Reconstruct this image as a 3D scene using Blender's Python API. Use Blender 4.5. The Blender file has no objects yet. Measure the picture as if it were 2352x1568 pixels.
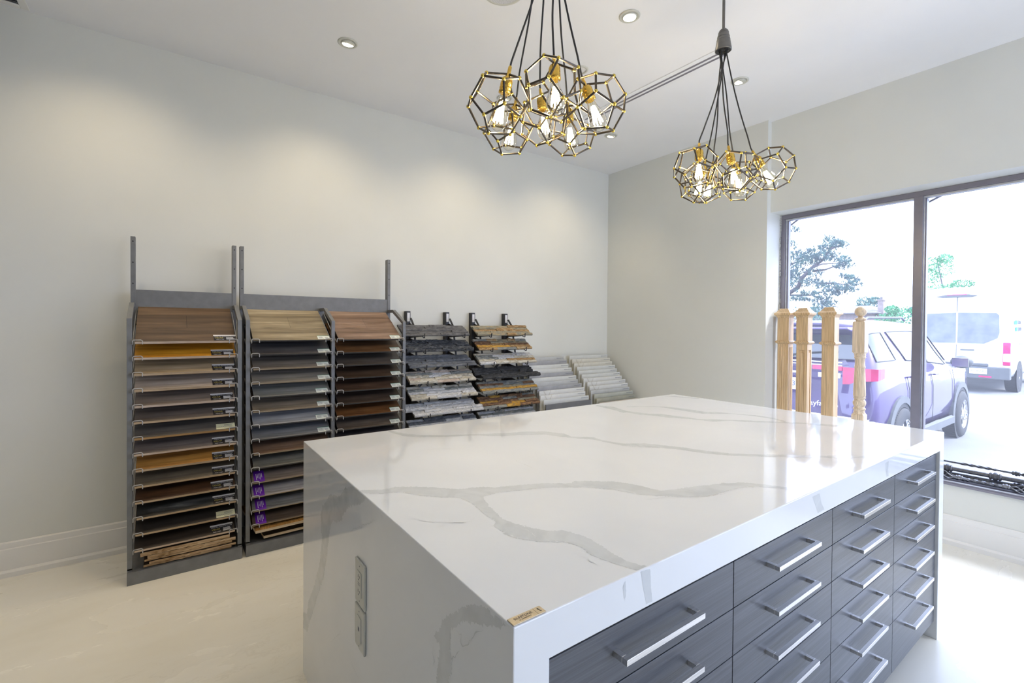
import bpy, bmesh, math, random
from mathutils import Vector, Matrix, Quaternion, noise

random.seed(7)
SC = bpy.context.scene
COL = SC.collection
PI = math.pi

# ------------------------------------------------------------------ camera
F_PX, PITCH, ROLL, YAW = 1083.63, .0112, .0073, .9459
cam_d = bpy.data.cameras.new('camera')
cam = bpy.data.objects.new('camera', cam_d)
COL.objects.link(cam)
cy, sy = math.cos(YAW), math.sin(YAW)
f0 = Vector((-sy, cy, 0)); r0 = Vector((cy, sy, 0)); u0 = Vector((0, 0, 1))
f1 = f0*math.cos(PITCH) - u0*math.sin(PITCH)
u1 = u0*math.cos(PITCH) + f0*math.sin(PITCH)
r2 = r0*math.cos(ROLL) + u1*math.sin(ROLL)
u2 = u1*math.cos(ROLL) - r0*math.sin(ROLL)
m = Matrix((r2, u2, -f1)).transposed().to_4x4()
m.translation = (0, 0, 1.361)
cam.matrix_world = m
cam_d.sensor_width = 36
cam_d.lens = 36*F_PX/2352
cam_d.shift_y = -22.55/2352
cam_d.clip_start = .02
SC.camera = cam

# ------------------------------------------------------------------ view, sky, daylight
SC.view_settings.view_transform = 'Standard'
SC.view_settings.look = 'None'
SC.view_settings.exposure = 0.86
SC.view_settings.gamma = 1
SC.view_settings.use_curve_mapping = False
SC.cycles.max_bounces = 8
SC.cycles.diffuse_bounces = 6
SC.cycles.glossy_bounces = 4
SC.cycles.transmission_bounces = 6
SC.cycles.transparent_max_bounces = 12
SC.cycles.caustics_reflective = False
SC.cycles.caustics_refractive = False
SC.cycles.sample_clamp_indirect = 6

SKY = 3.6
w = bpy.data.worlds.new('world'); SC.world = w
w.use_nodes = True
nt = w.node_tree; nt.nodes.clear()
o_ = nt.nodes.new('ShaderNodeOutputWorld'); b_ = nt.nodes.new('ShaderNodeBackground')
tc = nt.nodes.new('ShaderNodeTexCoord'); mp = nt.nodes.new('ShaderNodeMapping'); nz = nt.nodes.new('ShaderNodeTexNoise'); cr = nt.nodes.new('ShaderNodeValToRGB')
mp.inputs['Scale'].default_value = (1, 1, 3)
nz.inputs['Scale'].default_value = 2.2; nz.inputs['Detail'].default_value = 5
cr.color_ramp.elements[0].position = .35; cr.color_ramp.elements[0].color = (.58, .69, 1, 1)
cr.color_ramp.elements[1].position = .7; cr.color_ramp.elements[1].color = (.68, .77, 1, 1)
nt.links.new(tc.outputs['Generated'], mp.inputs['Vector']); nt.links.new(mp.outputs[0], nz.inputs['Vector'])
nt.links.new(nz.outputs['Fac'], cr.inputs[0]); nt.links.new(cr.outputs[0], b_.inputs[0]); nt.links.new(b_.outputs[0], o_.inputs[0])
b_.inputs[1].default_value = SKY
sun_d = bpy.data.lights.new('sun', 'SUN'); sun_d.energy = 3.2; sun_d.angle = .35; sun_d.color = (1, .97, .92)
sun = bpy.data.objects.new('sun', sun_d); COL.objects.link(sun)
sun.rotation_euler = Vector((.8, .5, .95)).to_track_quat('Z', 'Y').to_euler()

def portal(x0, x1, z0, z1, y, side=False):
    d = bpy.data.lights.new('window_portal', 'AREA'); d.shape = 'RECTANGLE'; d.size = x1-x0; d.size_y = z1-z0
    d.cycles.is_portal = True
    o = bpy.data.objects.new('window_portal', d); COL.objects.link(o)
    o.location = (y, (x0+x1)/2, (z0+z1)/2) if side else ((x0+x1)/2, y, (z0+z1)/2); o.rotation_euler = (0, PI/2, 0) if side else (-PI/2, 0, 0)
    if side: d.size, d.size_y = z1-z0, x1-x0
portal(-1.88, 2.75, .4, 2.29, 4.2)
portal(1.6, 3.7, .4, 2.6, 3.5, True)

# ------------------------------------------------------------------ helpers
class MB:
    """collects shapes (world coordinates) that become one mesh object"""
    def __init__(s): s.v = []; s.f = []; s.m = []; s.sm = []
    def add(s, vs, fs, mat=0, smooth=False, M=None):
        k = len(s.v)
        for p in vs:
            p = Vector(p)
            s.v.append(M @ p if M is not None else p)
        for f in fs:
            s.f.append([k+i for i in f]); s.m.append(mat); s.sm.append(smooth)
        return s
    def box(s, x0, x1, y0, y1, z0, z1, mat=0, M=None):
        vs = [(x, y, z) for z in (z0, z1) for y in (y0, y1) for x in (x0, x1)]
        return s.add(vs, [(0, 2, 3, 1), (4, 5, 7, 6), (0, 1, 5, 4), (2, 6, 7, 3), (0, 4, 6, 2), (1, 3, 7, 5)], mat, False, M)
    def prism(s, poly, d, mat=0, M=None, smooth=False):
        """poly: list of 3d points (planar), extruded by vector d"""
        d = Vector(d); n = len(poly); ps = [Vector(p) for p in poly]
        nrm = Vector((0, 0, 0))
        for i in range(n): nrm += ps[i].cross(ps[(i+1) % n])
        if nrm.dot(d) > 0: ps.reverse()
        vs = ps + [p+d for p in ps]
        fs = [list(range(n)), list(range(2*n-1, n-1, -1))]
        for i in range(n):
            j = (i+1) % n; fs.append((i, n+i, n+j, j))
        return s.add(vs, fs, mat, smooth, M)
    def tube(s, path, r, n=8, mat=0, M=None, smooth=True, cap=True, twist=0.0, closed=False):
        P = [Vector(p) for p in path]; k = len(P)
        R = r if isinstance(r, (list, tuple)) else [r]*k
        vs = []; fs = []; up = None
        for i in range(k):
            if closed: t = P[(i+1) % k]-P[i-1]
            else: t = P[min(i+1, k-1)]-P[max(i-1, 0)]
            t.normalize()
            if up is None:
                a = Vector((0, 0, 1)) if abs(t.z) < .9 else Vector((1, 0, 0))
                up = a.cross(t).normalized()
            up = (up - t*up.dot(t)).normalized(); b = t.cross(up)
            for j in range(n):
                an = 2*PI*j/n + twist*i + (PI/4 if n == 4 else 0)
                vs.append(P[i] + (up*math.cos(an)+b*math.sin(an))*R[i])
        m_ = k if closed else k-1
        for i in range(m_):
            i2 = (i+1) % k
            for j in range(n):
                j2 = (j+1) % n
                fs.append((i*n+j, i*n+j2, i2*n+j2, i2*n+j))
        s.add(vs, fs, mat, smooth and n > 5, M)
        if cap and not closed:
            s.add(vs[:n], [list(range(n-1, -1, -1))], mat, False, M); s.add(vs[-n:], [list(range(n))], mat, False, M)
        return s
    def lathe(s, prof, n=24, c=(0, 0, 0), mat=0, M=None, smooth=True, cap=True):
        """prof: (r, z) from bottom to top about z"""
        vs = []; fs = []; k = len(prof)
        for r, z in prof:
            for j in range(n):
                a = 2*PI*j/n; vs.append((c[0]+r*math.cos(a), c[1]+r*math.sin(a), c[2]+z))
        for i in range(k-1):
            for j in range(n):
                j2 = (j+1) % n; fs.append((i*n+j, i*n+j2, (i+1)*n+j2, (i+1)*n+j))
        s.add(vs, fs, mat, smooth, M)
        if cap:
            if prof[0][0] > 1e-4: s.add(vs[:n], [list(range(n-1, -1, -1))], mat, False, M)
            if prof[-1][0] > 1e-4: s.add(vs[-n:], [list(range(n))], mat, False, M)
        return s
    def ball(s, c, r, n=10, mat=0, M=None, sc=(1, 1, 1)):
        pr = []
        for i in range(n//2+2):
            a = -PI/2 + PI*i/(n//2+1); pr.append((max(r*math.cos(a), 1e-5), r*math.sin(a)))
        k = len(s.v); s.lathe(pr, n, (0, 0, 0), mat, None, True, False)
        for i in range(k, len(s.v)):
            p = s.v[i]; p = Vector((p.x*sc[0]+c[0], p.y*sc[1]+c[1], p.z*sc[2]+c[2])); s.v[i] = M @ p if M is not None else p
        return s
    def quad(s, a, b, c, d, mat=0): return s.add([a, b, c, d], [(0, 1, 2, 3)], mat)

def tag(o, label=None, cat=None, group=None, kind=None):
    if label: o['label'] = label
    if cat: o['category'] = cat
    if group: o['group'] = group
    if kind: o['kind'] = kind
    return o

ROOTLOC = {}
def thing(name, label, cat, loc=(0, 0, 0), group=None):
    o = bpy.data.objects.new(name, None); COL.objects.link(o); o.empty_display_size = .05
    o.location = loc; ROOTLOC[o] = Vector(loc)
    return tag(o, label, cat, group)

def obj(name, mb, mats, parent=None, bevel=0, loc=None, label=None, seg=2):
    """one mesh object from world-space shapes; its origin sits at its parent thing's base (or at loc)"""
    if not isinstance(mats, (list, tuple)): mats = [mats]
    base = Vector((0, 0, 0)); q = parent
    if parent is not None:
        while q is not None:
            if q in ROOTLOC: base = ROOTLOC[q]; break
            q = q.parent
    elif loc is not None: base = Vector(loc)
    me = bpy.data.meshes.new(name)
    me.from_pydata([p-base for p in mb.v], [], mb.f)
    for mt in mats: me.materials.append(mt)
    me.polygons.foreach_set('material_index', mb.m)
    me.polygons.foreach_set('use_smooth', mb.sm)
    me.update()
    o = bpy.data.objects.new(name, me); COL.objects.link(o)
    if parent is not None: o.parent = parent
    elif loc is not None: o.location = base; ROOTLOC[o] = base
    if bevel:
        b = o.modifiers.new('bevel', 'BEVEL'); b.width = bevel; b.segments = seg; b.limit_method = 'ANGLE'; b.angle_limit = .6
        b.harden_normals = False
    if label: o['label'] = label
    return o

def struct(name, mb, mats, bevel=0, parent=None):
    return tag(obj(name, mb, mats, parent, bevel), kind='structure' if parent is None else None)

def clone(o, parent=None):
    c = o.copy(); COL.objects.link(c)
    if parent is not None: c.parent = parent
    for ch in list(o.children): clone(ch, c)
    return c

def text_mesh(s, size, M, mb, mat=0, depth=.0004, align='CENTER'):
    """letters as thin solid shapes, added to mb"""
    cu = bpy.data.curves.new('lettering', 'FONT'); cu.body = s; cu.size = size; cu.extrude = depth/2
    cu.align_x = align; cu.align_y = 'CENTER'; cu.resolution_u = 2
    t = bpy.data.objects.new('lettering', cu); COL.objects.link(t)
    dg = bpy.context.evaluated_depsgraph_get(); me = bpy.data.meshes.new_from_object(t.evaluated_get(dg))
    mb.add([v.co.copy() for v in me.vertices], [list(p.vertices) for p in me.polygons], mat, False, M)
    bpy.data.objects.remove(t); bpy.data.curves.remove(cu); bpy.data.meshes.remove(me)

def frame_M(o, x, y):
    """matrix with origin o, local x and y axes"""
    x = Vector(x).normalized(); y = Vector(y); z = x.cross(y).normalized(); y = z.cross(x)
    M = Matrix((x, y, z)).transposed().to_4x4(); M.translation = Vector(o); return M

# ------------------------------------------------------------------ materials
def mat(name, col, rough=.5, metal=0, spec=.5, coat=0, emit=None, es=1, build=None, bump=None, sheen=0):
    m = bpy.data.materials.new(name); m.use_nodes = True
    nt = m.node_tree; p = nt.nodes['Principled BSDF']
    p.inputs['Base Color'].default_value = (*col, 1); p.inputs['Roughness'].default_value = rough
    p.inputs['Metallic'].default_value = metal; p.inputs['Specular IOR Level'].default_value = spec
    p.inputs['Coat Weight'].default_value = coat; p.inputs['Coat Roughness'].default_value = .03
    if emit: p.inputs['Emission Color'].default_value = (*emit, 1); p.inputs['Emission Strength'].default_value = es
    tc = nt.nodes.new('ShaderNodeTexCoord')
    def nz(scale, sc=(1, 1, 1), detail=4, dist=0, rough_=.5, vec='Object'):
        mp = nt.nodes.new('ShaderNodeMapping'); mp.inputs['Scale'].default_value = sc
        n = nt.nodes.new('ShaderNodeTexNoise'); n.inputs['Scale'].default_value = scale; n.inputs['Detail'].default_value = detail
        n.inputs['Distortion'].default_value = dist; n.inputs['Roughness'].default_value = rough_
        nt.links.new(tc.outputs[vec], mp.inputs[0]); nt.links.new(mp.outputs[0], n.inputs['Vector']); return n
    def ramp(src, stops):
        r = nt.nodes.new('ShaderNodeValToRGB'); el = r.color_ramp.elements
        while len(el) > len(stops): el.remove(el[-1])
        while len(el) < len(stops): el.new(.5)
        for e, (pos, c) in zip(el, stops): e.position = pos; e.color = (*c, 1)
        nt.links.new(src, r.inputs[0]); return r
    def bumpf(src, st=.1, d=.01):
        b = nt.nodes.new('ShaderNodeBump'); b.inputs['Strength'].default_value = st; b.inputs['Distance'].default_value = d
        nt.links.new(src, b.inputs['Height']); nt.links.new(b.outputs[0], p.inputs['Normal'])
    if build: build(nt, p, tc, nz, ramp, bumpf)
    return m

def mixc(nt, fac, a, b, mode='MIX'):
    x = nt.nodes.new('ShaderNodeMix'); x.data_type = 'RGBA'; x.blend_type = mode
    for s, v in ((x.inputs[0], fac), (x.inputs[6], a), (x.inputs[7], b)):
        if hasattr(v, 'links'): nt.links.new(v, s)
        elif isinstance(v, (int, float)): s.default_value = v
        else: s.default_value = (*v, 1)
    return x.outputs[2]

def wood(name, cs, rough=.4, scale=1, grain='y', knots=0, plank=0, seam=.25, coat=0, contrast=1):
    """cs: dark, middle, light; grain runs along the named object axis"""
    def bd(nt, p, tc, nz, ramp, bumpf):
        st = {'x': (1.2, 14, 14), 'y': (14, 1.2, 14), 'z': (14, 14, 1.2)}[grain]
        n1 = nz(1.1*scale, st, 7, 1.1, .62)
        fine = {'x': (2, 90, 90), 'y': (90, 2, 90), 'z': (90, 90, 2)}[grain]
        n2 = nz(1.3*scale, fine, 3, .2, .6)
        lo, hi = .5-.13/contrast, .5+.15/contrast
        r1 = ramp(n1.outputs['Fac'], [(lo, cs[0]), (.5, cs[1]), (hi, cs[2])])
        r2 = ramp(n2.outputs['Fac'], [(.32, (.55, .53, .5)), (.62, (1.12, 1.12, 1.12))])
        c = mixc(nt, .8, r1.outputs[0], r2.outputs[0], 'MULTIPLY')
        if knots:
            k = nz(2.6, {'x': (1, 3.2, 3.2), 'y': (3.2, 1, 3.2), 'z': (3.2, 3.2, 1)}[grain], 2, 1.6, .5)
            kr = ramp(k.outputs['Fac'], [(.30, (.25, .22, .2)), (.37, (1, 1, 1))])
            c = mixc(nt, knots, c, kr.outputs[0], 'MULTIPLY')
        if plank:
            mp = nt.nodes.new('ShaderNodeMapping'); mp.inputs['Rotation'].default_value = (0, 0, PI/2)
            br = nt.nodes.new('ShaderNodeTexBrick'); br.offset = .45; br.inputs['Scale'].default_value = 1
            br.inputs['Brick Width'].default_value = .5; br.inputs['Row Height'].default_value = plank
            br.inputs['Mortar Size'].default_value = .0012; br.inputs['Mortar Smooth'].default_value = .1; br.inputs['Bias'].default_value = 0
            br.inputs['Color1'].default_value = (.78, .78, .78, 1); br.inputs['Color2'].default_value = (1.1, 1.1, 1.1, 1); br.inputs['Mortar'].default_value = (seam, seam, seam, 1)
            nt.links.new(tc.outputs['Object'], mp.inputs[0]); nt.links.new(mp.outputs[0], br.inputs['Vector'])
            c = mixc(nt, 1.0, c, br.outputs['Color'], 'MULTIPLY')
        nt.links.new(c, p.inputs['Base Color'])
        bumpf(n2.outputs['Fac'], .25, .0008)
    return mat(name, cs[1], rough, coat=coat, build=bd)

def paintb(a, b, sc=3, bs=.03):
    def bd(nt, p, tc, nz, ramp, bumpf):
        n = nz(sc, detail=3); r = ramp(n.outputs['Fac'], [(.3, a), (.7, b)]); nt.links.new(r.outputs[0], p.inputs['Base Color'])
        n2 = nz(220, detail=2); bumpf(n2.outputs['Fac'], bs, .002)
    return bd

M_wall = mat('wall_paint', (.7, .7, .66), .55, build=paintb((.695, .705, .665), (.715, .725, .685)), spec=.35)
M_ceil = mat('ceiling_paint', (.78, .78, .78), .7, build=paintb((.80, .81, .83), (.82, .83, .85)), spec=.2)
M_trim = mat('white_trim', (.8, .8, .78), .35, build=paintb((.76, .755, .73), (.79, .785, .76), 2, .01))
def floor_b(nt, p, tc, nz, ramp, bumpf):
    n1 = nz(1.3, (2.6, .8, 1), 6, .35, .55); n2 = nz(2.4, (3.0, 1, 1), 7, .8, .6); n3 = nz(.5, (1, 1, 1), 3, .5)
    base = ramp(n1.outputs['Fac'], [(.30, (.785, .765, .68)), (.5, (.825, .81, .735)), (.7, (.85, .84, .78))])
    vein = ramp(n2.outputs['Fac'], [(.482, (1, 1, 1)), (.494, (.84, .83, .80)), (.501, (1, 1, 1))])
    msk = ramp(n3.outputs['Fac'], [(.5, (0, 0, 0)), (.62, (1, 1, 1))])
    fac = nt.nodes.new('ShaderNodeMath'); fac.operation = 'MULTIPLY'; fac.inputs[1].default_value = .8
    nt.links.new(msk.outputs[0], fac.inputs[0])
    c = mixc(nt, fac.outputs[0], base.outputs[0], mixc(nt, 1.0, base.outputs[0], vein.outputs[0], 'MULTIPLY'))
    nt.links.new(c, p.inputs['Base Color'])
    r = ramp(n1.outputs['Fac'], [(.3, (.22, .22, .22)), (.7, (.3, .3, .3))]); nt.links.new(r.outputs[0], p.inputs['Roughness'])
M_floor = mat('poured_marbled_floor', (.75, .74, .7), .25, build=floor_b, spec=.4)
M_quartz = mat('white_quartz', (.80, .805, .81), .06, build=lambda nt, p, tc, nz, ramp, bumpf: nt.links.new(
    ramp(nz(2.5, detail=6, dist=1).outputs['Fac'], [(.3, (.77, .785, .79)), (.7, (.81, .825, .83))]).outputs[0], p.inputs['Base Color']))
M_vein = mat('quartz_vein', (.5, .51, .5), .09, build=lambda nt, p, tc, nz, ramp, bumpf: nt.links.new(
    ramp(nz(9, detail=6, dist=2).outputs['Fac'], [(.35, (.60, .62, .62)), (.65, (.68, .70, .70))]).outputs[0], p.inputs['Base Color']))
M_crack = mat('quartz_fine_vein', (.6, .6, .59), .09, build=lambda nt, p, tc, nz, ramp, bumpf: nt.links.new(
    ramp(nz(40, detail=3).outputs['Fac'], [(.4, (.62, .63, .62)), (.6, (.76, .765, .76))]).outputs[0], p.inputs['Base Color']))
def drawer_b(nt, p, tc, nz, ramp, bumpf):
    n1 = nz(1.0, (40, 2.0, 120), 6, .5, .6); n2 = nz(1.0, (60, 4, 420), 3)
    r1 = ramp(n1.outputs['Fac'], [(.32, (.058, .063, .074)), (.5, (.074, .081, .095)), (.68, (.098, .106, .123))])
    r2 = ramp(n2.outputs['Fac'], [(.3, (.82, .82, .82)), (.7, (1.12, 1.12, 1.12))])
    nt.links.new(mixc(nt, 1.0, r1.outputs[0], r2.outputs[0], 'MULTIPLY'), p.inputs['Base Color']); bumpf(n2.outputs['Fac'], .35, .0006)
M_drawer = mat('charcoal_wood_laminate', (.08, .085, .1), .34, build=drawer_b, spec=.6)
M_carc = mat('dark_carcass', (.03, .032, .04), .5, build=paintb((.025, .027, .033), (.035, .037, .045), 5))
M_steel = mat('brushed_steel', (.75, .74, .72), .30, 1, build=lambda nt, p, tc, nz, ramp, bumpf: nt.links.new(
    ramp(nz(1, (300, 6, 300), 3).outputs['Fac'], [(.3, (.68, .67, .66)), (.7, (.86, .85, .84))]).outputs[0], p.inputs['Base Color']))
def flat(name, c, rough=.5, metal=0, v=.12, sc=20, **k):
    a = tuple(max(0, x*(1-v)) for x in c); b = tuple(min(1, x*(1+v)) for x in c)
    return mat(name, c, rough, metal, build=paintb(a, b, sc, .02), **k)
M_rack = flat('grey_powder_coat', (.16, .165, .17), .42)
M_wire = flat('grey_wire', (.34, .34, .34), .35)
M_black = flat('black_metal', (.02, .021, .024), .4)
M_blackp = flat('black_print', (.012, .012, .016), .4)
M_white = flat('white_print', (.75, .75, .76), .5, v=.04)
M_gold = flat('gold_ink', (.55, .45, .12), .5)
M_cream = flat('cream_card', (.62, .62, .42), .6, v=.05)
M_card = flat('white_card', (.72, .76, .7), .6, v=.04)
M_greenl = flat('green_line', (.08, .3, .2), .6)
M_purplel = flat('purple_card', (.12, .01, .35), .45)
M_ink = flat('grey_ink', (.16, .17, .2), .6)
M_plastic = flat('white_plastic', (.55, .555, .5), .3, v=.03)
M_brass = flat('brass', (.72, .46, .09), .22, 1, v=.15, sc=60)
M_bronze = flat('dark_bronze', (.10, .085, .07), .33, 1, v=.2, sc=60)
M_joint = flat('gold_joint', (.85, .62, .12), .25, 1)
M_cord = flat('black_cord', (.018, .018, .02), .6, sc=200)
M_cone = flat('pewter', (.17, .165, .155), .35, .85)
M_fil = mat('filament', (1, .8, .4), emit=(1, .84, .52), es=45)
M_glow = mat('lamp_lens', (1, .95, .85), emit=(1, .9, .72), es=12)
M_dim = mat('lamp_reflector', (.9, .85, .75), .3, emit=(1, .88, .68), es=3.5)
M_alu = flat('bronze_aluminium', (.22, .21, .25), .33, .3, v=.04)
M_alul = flat('light_aluminium', (.55, .57, .6), .35, .5)
M_rub = flat('black_gasket', (.02, .02, .025), .5)
M_seal = flat('flaky_sealant', (.45, .45, .43), .8, v=.4, sc=90)
def glass_mat(name, tint, refl=.06, rough=.0, veil=0):
    m = bpy.data.materials.new(name); m.use_nodes = True; nt = m.node_tree; nt.nodes.clear()
    o = nt.nodes.new('ShaderNodeOutputMaterial'); t = nt.nodes.new('ShaderNodeBsdfTransparent'); g = nt.nodes.new('ShaderNodeBsdfGlossy'); mx = nt.nodes.new('ShaderNodeMixShader')
    fr = nt.nodes.new('ShaderNodeLayerWeight'); fr.inputs['Blend'].default_value = refl*2
    n = nt.nodes.new('ShaderNodeTexNoise'); n.inputs['Scale'].default_value = 3; rp = nt.nodes.new('ShaderNodeValToRGB')
    rp.color_ramp.elements[0].color = (*tint, 1); rp.color_ramp.elements[1].color = (*[min(1, c*1.02) for c in tint], 1)
    nt.links.new(n.outputs[0], rp.inputs[0]); nt.links.new(rp.outputs[0], t.inputs[0])
    g.inputs['Roughness'].default_value = rough
    nt.links.new(fr.outputs['Fresnel'], mx.inputs[0]); nt.links.new(t.outputs[0], mx.inputs[1]); nt.links.new(g.outputs[0], mx.inputs[2]); nt.links.new(mx.outputs[0], o.inputs[0])
    if veil:      # pale translucent mix imitating the washed-out haze of the bright outdoors
        tr = nt.nodes.new('ShaderNodeBsdfTranslucent'); tr.inputs[0].default_value = (.9, .92, .97, 1); m2 = nt.nodes.new('ShaderNodeMixShader'); m2.inputs[0].default_value = veil
        nt.links.new(mx.outputs[0], m2.inputs[1]); nt.links.new(tr.outputs[0], m2.inputs[2]); nt.links.new(m2.outputs[0], o.inputs[0])
    return m
M_glass = glass_mat('window_glass', (.95, .96, .97), .03, veil=.035)
M_bulbg = glass_mat('bulb_glass', (.98, .96, .90), .05)

# ------------------------------------------------------------------ room shell
XW, YW, H = -3.628, 3.916, 3.0437
YB, YS = 3.972, 4.02          # wall face above and below the window
XR, YN = 3.4, -3.6            # unseen right and rear walls
X0, ZH, ZS = -1.905, 2.305, .385
struct('floor', MB().box(XW-.12, XR+.12, YN-.12, 4.32, -.12, 0), M_floor)
struct('ceiling', MB().box(XW-.12, XR+.12, YN-.12, 4.32, H, H+.12), M_ceil)
struct('wall_left', MB().box(XW-.12, XW, YN-.12, 4.32, 0, H), M_wall)
b = MB().box(XW, X0, YW, 4.32, 0, H)
b.box(X0, XR, YB, 4.32, ZH, H); b.box(X0, XR, YS, 4.32, 0, ZS); b.box(2.78, XR, YB, 4.32, ZS, ZH)
struct('wall_window', b, M_wall)
M_lowbounce = mat('low_bounce_grey', (.3, .3, .3), .6, build=paintb((.27, .27, .275), (.31, .31, .315)))  # dark grey invented for the unseen rear wall to cut bounced light
struct('wall_right', MB().box(XR, XR+.12, YN-.12, 1.6, 0, H).box(XR, XR+.12, 3.7, 4.32, 0, H).box(XR, XR+.12, 1.6, 3.7, 0, .4).box(XR, XR+.12, 1.6, 3.7, 2.6, H), M_wall)
struct('wall_back', MB().box(XW, XR, YN-.12, YN, 0, H), M_lowbounce)
def baseboard(name, face, a, b_, axis, sgn):
    """profile in (thickness, z) run along an axis"""
    pr = [(0, 0), (.030, 0), (.030, .026), (.022, .036), (.016, .037), (.016, .146), (.011, .150), (.011, .178), (.006, .184), (0, .184)]
    mb = MB()
    if axis == 'y': mb.prism([(face+sgn*t, a, z) for t, z in pr], (0, b_-a, 0))
    else: mb.prism([(a, face+sgn*t, z) for t, z in pr], (b_-a, 0, 0))
    struct(name, mb, M_trim)
baseboard('baseboard_left', XW, YN, YW, 'y', 1)
baseboard('baseboard_window', YS, X0, XR, 'x', -1)
baseboard('baseboard_pillar', YW, XW+.03, X0, 'x', -1)
baseboard('baseboard_back', YN, XW, XR, 'x', 1)

# ------------------------------------------------------------------ window
YF = 4.145
wf = MB()
wf.box(-1.903, 2.78, YF, YF+.07, ZH-.036, ZH-.001, 0)                 # head
wf.box(-1.903, 2.78, YF+.01, YF+.05, ZH-.05, ZH-.036, 1)
wf.box(-1.903, -1.868, YF, YF+.07, ZS+.012, ZH-.036, 0)               # left jamb
wf.box(-1.868, -1.858, YF+.012, YF+.05, ZS+.012, ZH-.036, 1)
wf.box(-1.858, -1.848, YF+.02, YF+.06, ZS+.012, ZH-.05, 0)
wf.box(2.745, 2.78, YF, YF+.07, ZS+.012, ZH-.036, 0)
wf.box(-1.903, 2.78, YF, YF+.07, ZS+.012, ZS+.04, 0)
win = struct('window_1', wf, [M_alu, M_alul], .002)
sl = MB().box(-1.903, 2.78, 4.004, YF+.07, ZS-.006, ZS+.012, 0)
sl.box(-1.903, 2.78, 4.0, 4.006, ZS-.010, ZS+.004, 0); sl.box(-1.903, 2.78, 4.004, 4.014, ZS+.012, ZS+.016, 1)
obj('sill', sl, [M_alu, M_alul], win)
MUL = [-1.028, .02, 1.12, 2.05]
for x in MUL:
    mb = MB().box(x, x+.051, YF, YF+.07, ZS+.04, ZH-.036, 0).box(x+.051, x+.058, YF+.012, YF+.06, ZS+.04, ZH-.05, 1).box(x+.058, x+.066, YF+.02, YF+.068, ZS+.04, ZH-.05, 0)
    obj('mullion', mb, [M_alu, M_alul], win, .0015)
ed = [-1.848]+[v for x in MUL for v in (x, x+.066)]+[2.745]
for i in range(0, len(ed), 2):
    obj('glass_pane', MB().box(ed[i], ed[i+1], YF+.034, YF+.040, ZS+.04, ZH-.05), M_glass, win)
for (xa, za, xb, zb) in ((-1.915, 2.235, -1.775, 2.325), (-.985, 2.262, -.85, 2.325)):
    obj('corner_brace', MB().tube([(xa, 4.27, za-.02), (xb, 4.27, zb-.02)], .007, 6), M_alu, win)
sb = MB()
for k in range(40):
    z = ZS+.05+k*.047
    sb.box(-1.909, -1.900+random.uniform(0, .006), YF-.012+random.uniform(-.004, .006), YF+.002, z, z+.047+random.uniform(-.02, .004))
obj('sealant_bead', sb, M_seal, win)

# ------------------------------------------------------------------ ceiling fittings
def downlight(x, y, n, label, lens=M_dim, warm=(1, .81, .54), power=26, cone=1.95, r=.056, lit=True, aim=None, blend=1.0):
    t = thing('downlight', label, 'ceiling light', (x, y, H), 'recessed downlights in the ceiling')
    c = (x, y, H)
    obj('trim_ring', MB().lathe([(r-.016, -.001), (r-.018, -.006), (r-.004, -.007), (r, -.004), (r, 0)], 36, c, cap=False), M_plastic, t)
    n = Vector(n).normalized(); q = n.to_track_quat('Z', 'Y').to_matrix().to_4x4(); q.translation = Vector((x, y, H-.006))
    e = MB().lathe([(.038, -.02), (.039, 0), (.037, .004), (.033, .004)], 32, mat=0, M=q, cap=False)
    e.lathe([(.001, .001), (.033, .001), (.033, .004)], 32, mat=1, M=q, cap=False)
    if lit: e.tube([Vector((math.cos(a)*.018, math.sin(a)*.018, .003)) for a in [2*PI*k/20 for k in range(20)]], .0016, 6, 0, q, closed=True)
    if lit and lens is M_dim:
        hd = []
        for k in range(13):
            a_ = -1.35+2.7*k/12; hd.append((x+.0375*math.cos(a_), y+.0375*math.sin(a_), H-.0085))
        hd += [(x-.002+.012*math.cos(a_), y+.034*math.sin(a_), H-.0085) for a_ in (1.3, .8, .3, -.3, -.8, -1.3)]
        e.prism(hd, (0, 0, -.002), 0)
    obj('lamp_head', e, [M_plastic, lens if lit else M_plastic], t)
    if lit:
        d = bpy.data.lights.new('downlight_or_fill_beam', 'SPOT'); d.energy = power; d.color = warm; d.spot_size = cone; d.spot_blend = blend; d.shadow_soft_size = .03
        o = bpy.data.objects.new('downlight_or_fill_beam', d); COL.objects.link(o); o.location = (x, y, H-.03)
        o.rotation_euler = (Vector(aim) if aim else n).to_track_quat('-Z', 'Y').to_euler()
    return t
WN = (-.10, 0, -.99)
WA = (-.36, 0, -.93)
WP = 13
downlight(-2.875, .853, WN, 'tilted recessed downlight above the twin-bay flooring rack', aim=WA, power=WP)
downlight(-2.875, 1.99, WN, 'tilted recessed downlight hidden behind the nearer pendant cluster', aim=WA, power=WP)
downlight(-2.875, 3.13, WN, 'small tilted recessed downlight nearest the far ceiling corner', aim=WA, power=WP)
downlight(-2.875, -.32, WN, 'tilted recessed downlight lighting the left wall, out of the frame', aim=WA, power=WP)
downlight(-1.72, 2.01, (0, 0, -1), 'bright round recessed downlight between the two pendant clusters', lens=M_glow, power=14, cone=2.2)
for (x, y, pw) in ((-2.45, -1.0, 20), (-2.6, .2, 14)):  # unseen warm fill spots added to brighten the left floor, no fittings
    d = bpy.data.lights.new('downlight_or_fill_beam', 'SPOT'); d.energy = pw; d.color = (1, .76, .44); d.spot_size = 1.5; d.spot_blend = 1; d.shadow_soft_size = .05
    o = bpy.data.objects.new('downlight_or_fill_beam', d); COL.objects.link(o); o.location = (x, y, H-.03)
downlight(-1.72, 3.138, (.04, .08, -.985), 'tilted recessed downlight just right of the far pendant cords', power=10, cone=1.6)
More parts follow.
